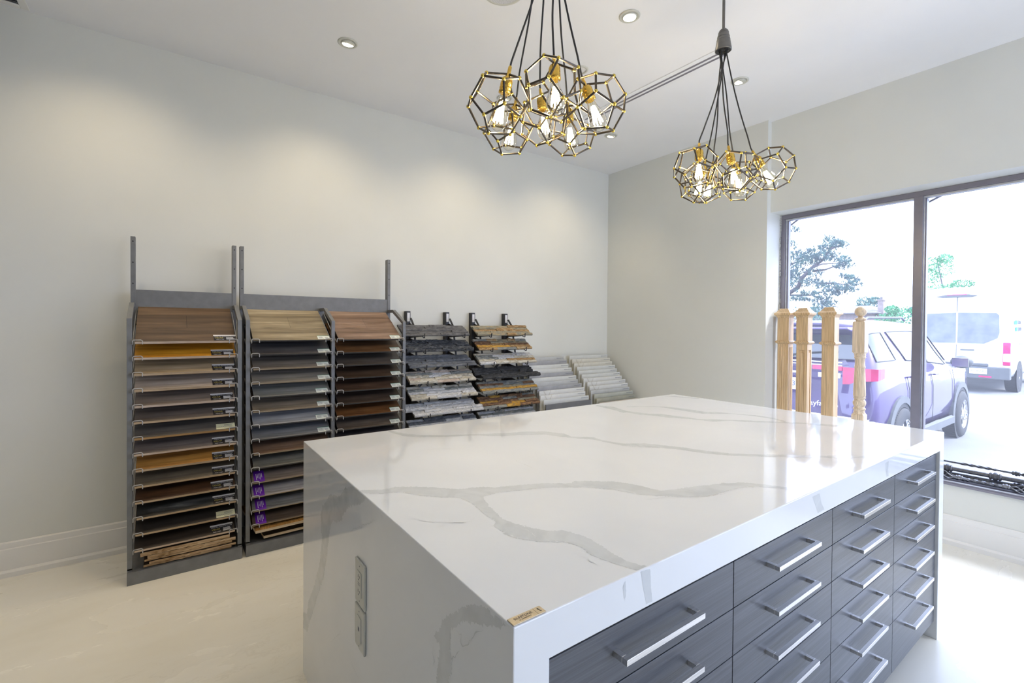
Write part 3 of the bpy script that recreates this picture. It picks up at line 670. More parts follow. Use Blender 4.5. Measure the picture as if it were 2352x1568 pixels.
for i, (d, m_, l, adj, kn, tg) in enumerate(Bc):
    wm_ = wood('laminate_finish', [d, m_, l], .36, .9, knots=kn, plank=.12 if i == 0 else 0, seam=.6)
    e_ = darke if i in (0, 1, 4, 6, 7, 9) else thin_e
    o, o_ = board('laminate_sample', .386+random.uniform(-.003, .006), .822+random.uniform(-.003, .003), i, .0075 if i > 9 else .0095, wm_, e_, f'{adj} laminate board on the {ORD[i]} tier of the twin rack\'s left bay', 'laminate boards in the left bay of the twin rack')
    if tg == 'white': card(o, o_, .748+random.uniform(-.012, .004), .072, .042, 'white')
    elif tg == 'purple': card(o, o_, .391+random.uniform(-.002, .012), .056, .088, 'purple', off=.002)
Cc = [
 ((.17, .10, .06), (.26, .165, .11), (.36, .25, .18), 'rustic mid-brown', .3),
 ((.06, .03, .014), (.12, .06, .026), (.19, .105, .05), 'burnt umber', .3),
 ((.045, .038, .034), (.07, .06, .054), (.095, .082, .075), 'dark grey-brown', 0),
 ((.03, .018, .012), (.06, .037, .024), (.10, .066, .045), 'dark coffee', .4),
 ((.032, .018, .012), (.065, .037, .024), (.11, .07, .045), 'dark mahogany', .4),
 ((.035, .024, .018), (.058, .04, .03), (.085, .062, .048), 'bitter chocolate', 0),
 ((.075, .03, .01), (.14, .062, .022), (.2, .10, .04), 'russet orange-brown', .3),
 ((.07, .055, .045), (.11, .088, .072), (.145, .12, .1), 'umber grey', 0),
 ((.045, .037, .038), (.075, .062, .062), (.1, .085, .085), 'plum-grey', 0),
 ((.05, .04, .035), (.08, .065, .056), (.11, .09, .08), 'peat brown', 0)]
for i, (d, m_, l, adj, kn) in enumerate(Cc):
    wm_ = wood('laminate_finish', [d, m_, l], .33, .9, knots=kn, plank=.12 if i == 0 else 0, seam=.7)
    o, o_ = board('laminate_sample', .870+random.uniform(-.003, .006), 1.307+random.uniform(-.003, .003), i, .0095, wm_, darke, f'{adj} laminate board on the {ORD[i]} tier of the twin rack\'s right bay', 'laminate boards in the right bay of the twin rack')
    card(o, o_, 1.233+random.uniform(-.008, .004), .070, .042, 'white')
# loose planks lying in the bases
rough = wood('rough_sawn_edge', [(.26, .15, .06), (.46, .31, .17), (.62, .47, .30)], .75, 3, contrast=1.4)
dkp = wood('dark_plank_face', [(.02, .014, .01), (.04, .027, .018), (.06, .04, .028)], .4)
LPn = [(-.135, .270, -3.138, .154, .020, 'topmost'), (-.105, .300, -3.142, .131, .017, 'second from top'), (-.118, .282, -3.148, .1115, .011, 'middle'), (-.098, .302, -3.145, .0965, .012, 'second from bottom'), (-.122, .280, -3.152, .082, .012, 'bottom')]
for ya, yb, x, z, th, w_ in LPn:
    mb = MB(); n = 24
    tp = [Vector((x+.0015*noise.noise(Vector((k*.7, z*90, 0)))+.003*((k*7) % 5 == 0), ya+(yb-ya)*k/n, z)) for k in range(n+1)]
    bt = [Vector((p.x-.001+.002*noise.noise(Vector((i*1.9, z*50, 3))), p.y, z-th*(1+.12*noise.noise(Vector((i*.8, z*70, 8)))))) for i, p in enumerate(tp)]
    bk_ = [Vector((-3.40, p.y, p.z+.045)) for p in tp]; bb = [Vector((-3.40, p.y, p.z+.045-th)) for p in tp]
    m_ = n+1; mb.v = tp+bt+bk_+bb
    for k in range(n):
        for (a, c, q) in ((0, 1, 1), (1, 3, 1), (3, 2, 1), (2, 0, 0)):
            mb.f.append((a*m_+k, a*m_+k+1, c*m_+k+1, c*m_+k)[::-1]); mb.m.append(q); mb.sm.append(False)
    mb.f += [(0, m_, 3*m_, 2*m_), (m_-1, 3*m_-1, 4*m_-1, 2*m_-1)]; mb.m += [1, 1]; mb.sm += [False, False]
    o = obj('loose_plank', mb, [dkp, rough], loc=(x, ya, z-th))
    tag(o, f'raw-edged dark plank in the left rack\'s base, {w_} of the pile of five', 'plank', 'loose planks in the base of the left rack')
gold = wood('golden_plank', [(.16, .08, .02), (.28, .15, .045), (.38, .22, .08)], .35, grain='x')
nose = wood('nosing_edge', [(.36, .27, .17), (.5, .4, .27), (.6, .5, .36)], .4, 1)
for (ya, yb, x, z, m_, lb) in ((.398, .83, -3.105, .150, gold, 'golden brown nosed board lying crooked in the twin rack\'s left base'), (.445, .82, -3.138, .098, dkp, 'dark board lying under the golden one in the twin rack\'s left base')):
    mb = MB(); o_ = Vector((x, ya, z)); D = Vector((-.27, -.05, .075)); mb.prism([o_, o_+D, o_+D-Vector((0, 0, .016)), o_-Vector((0, 0, .016))], (0, yb-ya, .006))
    for k in range(len(mb.f)): mb.m[k] = 1
    mb.m[max(range(len(mb.f)), key=lambda k: abs((mb.v[mb.f[k][1]]-mb.v[mb.f[k][0]]).cross(mb.v[mb.f[k][2]]-mb.v[mb.f[k][1]]).z)+sum(mb.v[q].z for q in mb.f[k])*.001)] = 0
    tag(obj('loose_plank', mb, [m_, nose], None, .002, loc=o_), lb, 'plank', 'loose boards in the base of the twin rack')

# ------------------------------------------------------------------ stone ledger panels
def stone_mat(name, a, b_, c, sc=9, rough=.75):
    def bd(nt, p, tc, nz, ramp, bumpf):
        n = nz(sc*1.4, (2.6, .8, 2.6), 9, 1.6, .7); r = ramp(n.outputs['Fac'], [(.38, a), (.5, b_), (.60, c)]); nt.links.new(r.outputs[0], p.inputs['Base Color'])
        n2 = nz(55, (1.4, 1, 1.4), 6, .5, .7); bumpf(n2.outputs['Fac'], 1.0, .012)
    return mat(name, b_, rough, build=bd, spec=.3)
S_ = dict(
 slate=stone_mat('grey_slate', (.10, .10, .105), (.15, .15, .155), (.21, .21, .21)),
 blue=stone_mat('blue_black_slate', (.022, .026, .033), (.06, .067, .08), (.16, .17, .185), 14),
 bgrey=stone_mat('blue_grey_slate', (.10, .11, .13), (.15, .165, .19), (.22, .235, .26)),
 black=stone_mat('black_slate', (.03, .032, .036), (.05, .053, .058), (.09, .093, .097), 12),
 grey=stone_mat('mid_grey_stone', (.17, .185, .18), (.28, .30, .29), (.42, .40, .34)),
 cream=stone_mat('cream_quartzite', (.42, .38, .28), (.60, .56, .46), (.74, .72, .65)),
 white=stone_mat('white_quartzite', (.48, .49, .50), (.66, .67, .68), (.82, .82, .82), 16),
 pink=stone_mat('pinkish_quartzite', (.46, .36, .28), (.58, .48, .40), (.68, .60, .52)),
 gold=stone_mat('golden_stone', (.20, .12, .06), (.42, .26, .11), (.50, .42, .28)),
 ochre=stone_mat('ochre_stone', (.30, .22, .13), (.60, .32, .04), (.72, .46, .12)),
 rust=stone_mat('rust_stone', (.10, .055, .035), (.21, .12, .07), (.40, .24, .12)),
 olive=stone_mat('olive_stone', (.22, .20, .14), (.33, .32, .25), (.48, .36, .20)))
def ledger(y0, y1, xf, zf, rows, label, group, step=0):
    """stacked stone veneer panel lying on its arms, front edge at (xf, zf)"""
    D = Vector((-.122, 0, .078)); N = Vector((.078, 0, .122)).normalized(); mats = []; mb = MB(); nr = 5; W = y1-y0
    base = Vector((xf, y0, zf)); DU = D.normalized(); L = D.length
    rnd = random.Random(int(zf*1000)+int(y0*100))
    def mi(k):
        mm = S_[k]
        if mm not in mats: mats.append(mm)
        return mats.index(mm)
    backm = mi(rows[0][0])
    for r in range(nr):
        a, b_ = r/nr*L, (r+1)/nr*L-.0006; off = step*(1 if r < nr//2 else -1)*.5
        k = rnd.choice((3, 3, 4, 5)); cuts = sorted([0, 1]+[ (q+rnd.uniform(-.25, .25))/k for q in range(1, k)])
        for q in range(len(cuts)-1):
            s0, s1 = cuts[q]*W+off, cuts[q+1]*W+off-.0006; h = rnd.uniform(.008, .022); col = mi(rnd.choice(rows[r % len(rows)]))
            ns = max(2, int((s1-s0)/.018)); G = []
            for i in range(ns+1):
                for j in range(4):
                    s = s0+(s1-s0)*i/ns; t_ = a+(b_-a)*j/3
                    hh = h*(1+.42*noise.noise(Vector((s*48, t_*70, r*3+zf*11)))) if 0 < j < 3 else h*(.74+.25*noise.noise(Vector((s*60, r+j, zf*7))))
                    G.append(base+DU*t_+Vector((0, s, 0))+N*hh)
            v0 = len(mb.v); mb.add(G, [(i*4+j, (i+1)*4+j, (i+1)*4+j+1, i*4+j+1) for i in range(ns) for j in range(3)], col)
            lo = [base+DU*t_+Vector((0, s, 0)) for s in (s0, s1) for t_ in (a, b_)]
            for (e0, e1, A_, B_) in ((0, 3, lo[0], lo[1]), (ns*4, ns*4+3, lo[2], lo[3])): mb.add([G[e0], G[e0+1], G[e0+2], G[e1], B_, A_], [(0, 1, 2, 3, 4, 5)], col)
            fr_ = [G[i*4] for i in range(ns+1)]; mb.add(fr_+[lo[0], lo[2]], [list(range(ns+1))+[ns+2, ns+1]], col)
            bk2 = [G[i*4+3] for i in range(ns+1)]; mb.add(bk2+[lo[1], lo[3]], [list(range(ns, -1, -1))+[ns+1, ns+2]], col)
            mb.add(lo, [(0, 1, 3, 2)], col)
    o = obj('stone_sample', mb, mats, loc=base); tag(o, label, 'stone sample', group)
def post_label(mb, y, z): pass
def stone_rack(label, y0, ya, yb, pan, grp):
    t = thing('stone_rack', label, 'display rack', (-3.6, y0, 0), 'black stone panel racks')
    for y in (ya, yb):
        obj('upright', MB().box(-3.625, -3.575, y-.017, y+.017, 0, 1.478), M_black, t, .001)
        obj('spec_label', MB().box(-3.575, -3.5742, y-.011, y+.011, 1.395, 1.465), M_white, t)
        br_ = MB()
        for i in range(7):
            x, z = -3.32+.0205*i, 1.281-.119*i
            br_.prism([(-3.575, y+.010, z+.10), (-3.575, y+.010, z-.02), (x-.02, y+.010, z-.004), (x-.006, y+.010, z-.012), (x-.006, y+.010, z-.004), (x-.11, y+.010, z+.064)], (0, .006, 0))
        br_.tube([(-3.56, y+.013, 1.42), (-3.50, y+.013, 1.36), (-3.30, y+.013, .45)], .008, 4)
        obj('bracket_arms', br_, M_black, t)
        for i in range(7):
            x, z = -3.32+.0205*i, 1.281-.119*i
            obj('clip', MB().tube([(x+.002, y+.013, z-.012), (x+.016, y+.013, z-.010)], .0042, 6).tube([(x+.0165, y+.013, z-.014), (x+.0205, y+.013, z+.021)], .0045, 6), M_black, t)
    xb = MB().tube([(-3.585, ya, .78), (-3.585, yb, 1.08)], .011, 4).tube([(-3.58, ya, 1.08), (-3.58, yb, .78)], .011, 4)
    xb.tube([(-3.585, ya, .52), (-3.585, yb, .78)], .011, 4)
    obj('cross_brace', xb, M_black, t)
    for i, (rows, adj, y1, y2, st) in enumerate(pan):
        ledger(y1, y2, -3.32+.0205*i, 1.281-.119*i, rows, f'{adj} stacked stone panel, {ORD[i]} down on the {grp} stone rack', f'stone panels on the {grp} rack', st)
P3 = [([['slate'], ['slate'], ['slate'], ['slate']], 'smooth mid-grey', 1.395, 1.966, 0), ([['blue'], ['blue'], ['blue'], ['blue']], 'streaky blue-black', 1.41, 1.99, .014),
      ([['bgrey'], ['bgrey'], ['bgrey'], ['bgrey']], 'blue-grey slate', 1.415, 2.0, .03), ([['cream', 'pink'], ['pink', 'cream', 'cream'], ['white', 'cream', 'pink'], ['white', 'grey', 'cream']], 'pinkish cream', 1.425, 1.995, 0),
      ([['cream', 'cream', 'white'], ['cream', 'white'], ['white'], ['white', 'grey']], 'cream and white', 1.43, 2.0, 0), ([['white'], ['white'], ['white'], ['white']], 'crystalline white', 1.42, 2.02, .05),
      ([['bgrey', 'white'], ['white'], ['white'], ['white', 'bgrey']], 'grey-white', 1.42, 2.0, 0)]
P4 = [([['olive', 'gold'], ['gold', 'olive'], ['gold', 'rust'], ['gold', 'olive']], 'sandy gold', 2.045, 2.62, 0), ([['grey', 'gold', 'olive'], ['gold', 'ochre', 'rust'], ['rust', 'gold'], ['olive', 'rust', 'grey']], 'mottled gold and brown', 2.05, 2.60, 0),
      ([['cream', 'white', 'cream'], ['cream', 'olive', 'gold'], ['white', 'grey', 'cream'], ['grey', 'white']], 'cream and grey patchwork', 2.05, 2.64, 0), ([['black'], ['black'], ['black'], ['black']], 'charcoal black', 2.04, 2.64, .05),
      ([['grey', 'grey'], ['ochre', 'gold', 'ochre'], ['grey', 'olive', 'gold'], ['grey', 'rust']], 'grey and gold', 2.05, 2.63, 0), ([['ochre', 'rust', 'grey'], ['ochre', 'gold', 'rust'], ['rust', 'olive', 'ochre'], ['grey', 'rust']], 'rust and ochre', 2.05, 2.63, 0),
      ([['grey', 'white'], ['white', 'grey'], ['white'], ['grey']], 'pale grey', 2.05, 2.62, .02)]
stone_rack('black stone panel rack next to the flooring racks', 1.4, 1.549, 1.902, P3, 'left')
stone_rack('black stone panel rack next to the tile stacks', 2.05, 2.158, 2.511, P4, 'right')

# ------------------------------------------------------------------ large tiles in stepped stacks
def tile_mat(name, a, b_, veins=False, sc=3):
    def bd(nt, p, tc, nz, ramp, bumpf):
        n = nz(sc, (1, 1, 1), 6, 1.0, .6); r = ramp(n.outputs['Fac'], [(.35, a), (.65, b_)])
        c = r.outputs[0]
        if veins:
            v = nz(1.3, (1, 1, .6), 3, 1.2, .5); vr = ramp(v.outputs['Fac'], [(.492, (1, 1, 1)), (.5, (.78, .76, .72)), (.508, (1, 1, 1))])
            c = mixc(nt, 1.0, c, vr.outputs[0], 'MULTIPLY')
        nt.links.new(c, p.inputs['Base Color'])
    return mat(name, a, .3, build=bd)
tedge = tile_mat('tile_body', (.50, .47, .38), (.58, .55, .46))
def tiles(y0, y1, xs, z0, items, side, nrow):
    t = thing('tile_stand', f'low black stepped stand holding the {side} stack of tiles', 'display stand', (-3.4, y0, 0), 'tile stands in the far corner')
    n = len(items)
    for ys in (y0+.05, y1-.06):
        mb = MB(); pr = [(xs-.03, 0), (xs+.035*n+.03, 0)]
        for i in range(n-1, -1, -1):
            zt = max(.02, z0-.0354*i-.60); x = xs+.035*i; pr += [(x+.024, zt+.03), (x+.012, zt+.03), (x+.012, zt-.001), (x-.005, zt-.001)]
        pr.append((xs-.03, z0-.60)); mb.prism([(x, ys, z) for x, z in pr], (0, .014, 0)); obj('stepped_side', mb, M_black, t)
    obj('cross_bar', MB().box(xs-.03, xs-.015, y0+.064, y1-.06, .2, .24), M_black, t)
    for i, (m_, adj) in enumerate(items):
        x, zt = xs+.035*i, z0-.0354*i; zb = max(.02, zt-.60)
        dy = [0, .004, -.003, .006, -.004, .003, -.006, .012, .008, -.008, .004, .0, .006][i % 13]
        o = obj('tile_sample', MB().box(x, x+.0095, y0+dy, y1+dy, zb, zt), [m_], None, .0006, loc=(x, y0+dy, zb))
        tag(o, f'{adj} tile, {ORD[i]} from the wall in the {side} tile stack', 'tile sample', f'tiles in the {side} stack')
        pr = MB(); k = 0; y = y1+dy-.100; rnd = random.Random(i)
        while y < y1+dy-.012:
            w_ = rnd.uniform(.004, .009); pr.box(x+.0095, x+.0098, y, y+w_, zt-.019, zt-.0145); y += w_+.0022
        obj('printed_code', pr, M_ink, o)
TM_ = dict(w=tile_mat('white_porcelain', (.66, .67, .64), (.74, .75, .72)), wv=tile_mat('veined_white_porcelain', (.70, .70, .67), (.78, .78, .75), True),
  g=tile_mat('grey_porcelain', (.34, .345, .36), (.46, .465, .48)), lg=tile_mat('light_grey_porcelain', (.50, .51, .50), (.60, .61, .60)), dg=tile_mat('dark_grey_porcelain', (.12, .122, .13), (.155, .157, .165)),
  b=tile_mat('sage_porcelain', (.46, .47, .40), (.54, .55, .48)), k=tile_mat('khaki_porcelain', (.34, .335, .27), (.42, .415, .34)), c=tile_mat('cream_porcelain', (.66, .64, .56), (.74, .72, .64), True), r=tile_mat('rose_beige_porcelain', (.55, .48, .40), (.64, .57, .49)))
tiles(2.672, 3.228, -3.578, 1.062, [(TM_['lg'], 'light grey'), (TM_['g'], 'mid grey'), (TM_['w'], 'off-white'), (TM_['w'], 'plain white'), (TM_['g'], 'cement grey'), (TM_['w'], 'warm white'), (TM_['lg'], 'pale grey'), (TM_['g'], 'blue-grey'), (TM_['wv'], 'white veined'), (TM_['wv'], 'white marbled'), (TM_['w'], 'frosty white'), (TM_['dg'], 'dark charcoal')], 'left', 12)
tiles(3.305, 3.862, -3.578, 1.063, [(TM_['w'], 'off-white'), (TM_['c'], 'cream marbled'), (TM_['c'], 'cream tile with brown veins,'), (TM_['w'], 'plain white'), (TM_['w'], 'smooth white'), (TM_['w'], 'glossy white'), (TM_['wv'], 'faintly veined white'), (TM_['wv'], 'white veined'), (TM_['wv'], 'bold grey-veined white'), (TM_['lg'], 'sage grey'), (TM_['b'], 'sage green'), (TM_['k'], 'khaki'), (TM_['r'], 'rose-beige')], 'right', 13)

# ------------------------------------------------------------------ newel posts on the window sill
ZB = ZS+.0125
oak = wood('oak_post', [(.58, .40, .215), (.64, .46, .26), (.70, .52, .32)], .42, 2, 'z', contrast=.6)
maple = wood('maple_post', [(.68, .54, .37), (.73, .59, .42), (.78, .65, .49)], .42, 2, 'z', contrast=.5)
def sq_prof(mb, cx, cy, hw, prof, m=0):
    """square section swept up: prof = (half width added, z)"""
    vs = []; fs = []
    for d, z in prof:
        h = hw+d; vs += [(cx-h, cy-h, z), (cx+h, cy-h, z), (cx+h, cy+h, z), (cx-h, cy+h, z)]
    n = len(prof)
    for i in range(n-1):
        for j in range(4): fs.append((i*4+j, i*4+(j+1) % 4, (i+1)*4+(j+1) % 4, (i+1)*4+j))
    fs.append((3, 2, 1, 0)); fs.append(tuple((n-1)*4+j for j in range(4)))
    mb.add(vs, fs, m)
def newel(cx, hw, kind, wd, label, ztop=1.523):
    cy_ = 4.03+hw; t = thing('newel_post', label, 'newel post', (cx, cy_, ZB), 'newel post samples on the sill'); h2 = hw-.0022
    lower = MB(); zr = 1.247
    if kind == 'plain':
        sq_prof(lower, cx, cy_, h2, [(0, ZB), (0, zr)])
    elif kind == 'fluted':
        for (ax, sg) in ((0, 1), (0, -1), (1, 1), (1, -1)):
            pass
        n = 4; g = .0032; pts = []
        def side(a, b_):     # points along one side with grooves
            a = Vector(a); b_ = Vector(b_); d = (b_-a); L = d.length; d.normalize(); nn = Vector((d.y, -d.x)); out = [a]
            for k in range(n):
                c = L*(k+1)/(n+1); out += [a+d*(c-.0035), a+d*(c-.0015)-nn*g, a+d*(c+.0015)-nn*g, a+d*(c+.0035)]
            return out
        cs = [(cx-h2, cy_-h2), (cx+h2, cy_-h2), (cx+h2, cy_+h2), (cx-h2, cy_+h2)]
        for k in range(4): pts += side(cs[k], cs[(k+1) % 4])
        lower.prism([(p.x, p.y, .62) for p in pts], (0, 0, 1.208-.62)); sq_prof(lower, cx, cy_, h2, [(0, ZB), (0, .62)]); sq_prof(lower, cx, cy_, h2, [(0, 1.208), (0, zr)])
    else:
        sq_prof(lower, cx, cy_, h2, [(0, ZB), (0, .60)]); sq_prof(lower, cx, cy_, h2, [(0, 1.19), (0, zr)]); sq_prof(lower, cx, cy_, h2-.006, [(0, .60), (0, 1.19)])
        rw = .021
        for sx in (-1, 1):
            for sy_ in (-1, 1):
                x0, y0 = cx+sx*h2, cy_+sy_*h2; lower.box(min(x0, x0-sx*rw), max(x0, x0-sx*rw), min(y0, y0-sy_*rw), max(y0, y0-sy_*rw), .60, 1.19)
        k_ = h2-.0025; iw = h2-rw-.006
        lower.box(cx-iw, cx+iw, cy_-k_, cy_+k_, .62, 1.17); lower.box(cx-k_, cx+k_, cy_-iw, cy_+iw, .62, 1.17)
    obj('shaft', lower, wd, t, .0008)
    up = MB(); sq_prof(up, cx, cy_, hw, [(0, zr), (0, 1.45)]); obj('upper_block', up, wd, t, .0008)
    rg = MB(); sq_prof(rg, cx, cy_, hw, [(.0, 1.236), (.006, 1.240), (.012, 1.247), (.012, 1.254), (.006, 1.260), (0, 1.263)]); obj('collar_moulding', rg, wd, t)
    cp = MB(); sq_prof(cp, cx, cy_, hw, [(0, 1.445), (.003, 1.455), (.010, 1.464), (.019, 1.470), (.020, 1.484), (.013, 1.489), (.004, 1.497), (-.002, 1.508), (-.008, 1.512), (-.010, ztop-.003), (-.014, ztop)]); obj('cap', cp, wd, t)
newel(-1.822, .0435, 'fluted', oak, 'square fluted oak newel post, leftmost on the window sill', 1.521)
newel(-1.680, .0425, 'panel', oak, 'square oak newel post with recessed panel on the window sill', 1.524)
newel(-1.498, .0435, 'plain', oak, 'plain square oak newel post next to the turned one', 1.524)
cx, hw = -1.302, .0375; cy_ = 4.03+hw
t = thing('newel_post', 'turned maple newel post with ball top on the window sill', 'newel post', (cx, cy_, ZB), 'newel post samples on the sill')
bs = MB(); sq_prof(bs, cx, cy_, hw, [(0, ZB), (0, .735), (-.010, .752)]); obj('base_block', bs, maple, t, .001)
c0 = (cx, cy_, 0)
obj('turned_shaft', MB().lathe([(.034, .745), (.036, .757), (.033, .763), (.0345, .772), (.038, .776), (.0385, .784), (.033, .789), (.031, .796), (.037, .806), (.0405, .818), (.040, .832), (.034, .845), (.031, .851), (.036, .856), (.0385, .861), (.034, .866), (.037, .872), (.0385, .878), (.0375, .93), (.0345, 1.01), (.031, 1.075), (.0335, 1.080), (.035, 1.086), (.032, 1.091), (.0305, 1.11), (.031, 1.145), (.0355, 1.150), (.0365, 1.156), (.033, 1.160), (.036, 1.168), (.034, 1.185)], 32, c0), maple, t)
ub = MB(); sq_prof(ub, cx, cy_, hw, [(-.010, 1.178), (0, 1.192), (0, 1.408), (-.008, 1.417)]); obj('upper_block', ub, maple, t, .001)
obj('neck_ring', MB().lathe([(.026, 1.412), (.030, 1.424), (.036, 1.429), (.036, 1.436), (.028, 1.441), (.018, 1.446), (.014, 1.452)], 32, c0), maple, t)
obj('ball_finial', MB().ball((cx, cy_, 1.488), .0385, 24), maple, t)

# ------------------------------------------------------------------ wrought iron balusters on the sill
M_iron = flat('wrought_iron', (.11, .115, .13), .38, .7, v=.3, sc=90)
M_iron2 = flat('burnished_iron', (.25, .26, .29), .34, .8, v=.3, sc=90)
def baluster(y, z, x0, x1, r, m_, label, feats, dy=0, dz=0, zroll=0):
    t = thing('iron_baluster', label, 'baluster', ((x0+x1)/2, y, z), 'wrought iron balusters lying on the sill')
    P = lambda x: Vector((x, y+dy*(x-x0), z+dz*(x-x0)))
    bar = MB(); xs = [x0]; segs = []
    cuts = sorted([f for f in feats if f[0] in ('basket', 'twist')], key=lambda f: f[1]); cur = x0
    for f in cuts:
        if f[1] > cur: bar.tube([P(cur), P(f[1])], r, 4 if r < .01 else 12, smooth=True)
        if f[0] == 'twist':
            n = 48; bar.tube([P(f[1]+(f[2]-f[1])*k/n) for k in range(n+1)], r*1.12, 4, smooth=False, twist=(2*PI*f[3])/n)
        cur = f[2]
    if cur < x1: bar.tube([P(cur), P(x1)], r, 4 if r < .01 else 12, smooth=True)
    obj('bar', bar, m_, t)
    for f in feats:
        if f[0] == 'basket':
            mb = MB(); a, b_ = f[1], f[2]
            for k in range(4):
                pts = []
                for q in range(25):
                    u = q/24; rr = r*.5+.024*math.sin(PI*u)**1.0; an = k*PI/2+u*PI*1.5; c = P(a+(b_-a)*u); pts.append(c+Vector((0, math.cos(an), math.sin(an)))*rr)
                mb.tube(pts, .0032, 6)
            obj('basket', mb, m_, t)
        if f[0] == 'collar':
            M = frame_M(P(f[1]), (0, 1, 0), (0, 0, 1)); s = f[2]
            obj('collar', MB().lathe([(r*1.1, -.022*s), (r*1.7, -.018*s), (r*1.7, -.013*s), (r*1.25, -.010*s), (r*1.9, -.005*s), (r*2.0, .005*s), (r*1.25, .010*s), (r*1.7, .013*s), (r*1.7, .018*s), (r*1.1, .022*s)], 14, M=M), m_, t)
zs = ZS+.013
baluster(4.032, zs+.030, -1.20, .05, .0075, M_iron2, 'iron baluster with two baskets and a twist, nearest the room on the sill', [('basket', -.905, -.775), ('collar', -.752, .8), ('twist', -.715, -.575, 1.0), ('collar', -.545, .8), ('basket', -.525, -.385), ('collar', -1.0, .8)])
baluster(4.078, zs+.067, -1.15, .10, .013, M_iron, 'thick round iron baluster with knuckle collars lying on top of the pile', [('collar', -.818, 1.2), ('collar', -.598, 1.3), ('collar', -.2, 1.2)])
baluster(4.112, zs+.106, -1.10, .12, .0072, M_iron, 'twisted iron baluster with a basket, topmost and nearest the glass', [('twist', -.76, -.60, 1.1), ('collar', -.515, .8), ('basket', -.49, -.36)], dz=-.008)
baluster(4.107, zs+.028, -1.18, .0, .013, M_iron, 'thick iron baluster at the bottom of the pile nearest the glass', [('collar', -.50, 1.2), ('collar', -1.0, 1.2)])
baluster(4.068, zs+.0105, -1.16, .04, .0065, M_iron, 'plain iron baluster on the sill under the thick knuckled one', [('twist', -.9, -.7, 2)])

# ------------------------------------------------------------------ pendant clusters
PHI = (1+5**.5)/2
def dodeca():
    v = [Vector((x, y, z)) for x in (-1, 1) for y in (-1, 1) for z in (-1, 1)]
    for a in (-1, 1):
        for b_ in (-1, 1): v += [Vector((0, a/PHI, b_*PHI)), Vector((a/PHI, b_*PHI, 0)), Vector((a*PHI, 0, b_/PHI))]
    q = Vector((1, 1, 1)).rotation_difference(Vector((0, 0, 1))); v = [q @ p/math.sqrt(3) for p in v]
    e = [(i, j) for i in range(20) for j in range(i) if abs((v[i]-v[j]).length-2/PHI/math.sqrt(3)) < .01]
    return v, e
DV, DE = dodeca(); RC = .099
def cage_proto():
    """cage, socket and bulb about the origin; top vertex at +z"""
    cg = MB()
    for i, j in DE:
        a, b_ = DV[i]*RC, DV[j]*RC; cg.tube([a, b_], .0036, 6, 0, smooth=False)
    for p in DV: cg.ball(p*RC, .0064, 8, 1)
    so = MB().lathe([(.0145, RC-.062), (.019, RC-.060), (.019, RC-.053), (.0178, RC-.050), (.019, RC-.047), (.019, RC-.042), (.0178, RC-.039), (.019, RC-.036), (.0188, RC-.022), (.016, RC-.014), (.009, RC-.008), (.006, RC+.002), (.0058, RC+.022), (.003, RC+.026)], 24)
    zt = RC-.060
    gl = MB().lathe([(.013, zt), (.0135, zt-.012), (.0175, zt-.030), (.0245, zt-.052), (.0300, zt-.074), (.0305, zt-.086), (.027, zt-.100), (.018, zt-.111), (.006, zt-.117), (.0005, zt-.118)], 24, cap=False)
    for k in range(8):
        a = 2*PI*k/8; b_ = a+.35
        gl.tube([(math.cos(a)*.006, math.sin(a)*.006, zt-.028), (math.cos(b_)*.0155, math.sin(b_)*.0155, zt-.090)], .0021, 6, 1)
    gl.tube([(0, 0, zt), (0, 0, zt-.034)], .0035, 8, 0)
    return cg, so, gl
CG, SO, GL = cage_proto()
proto = []
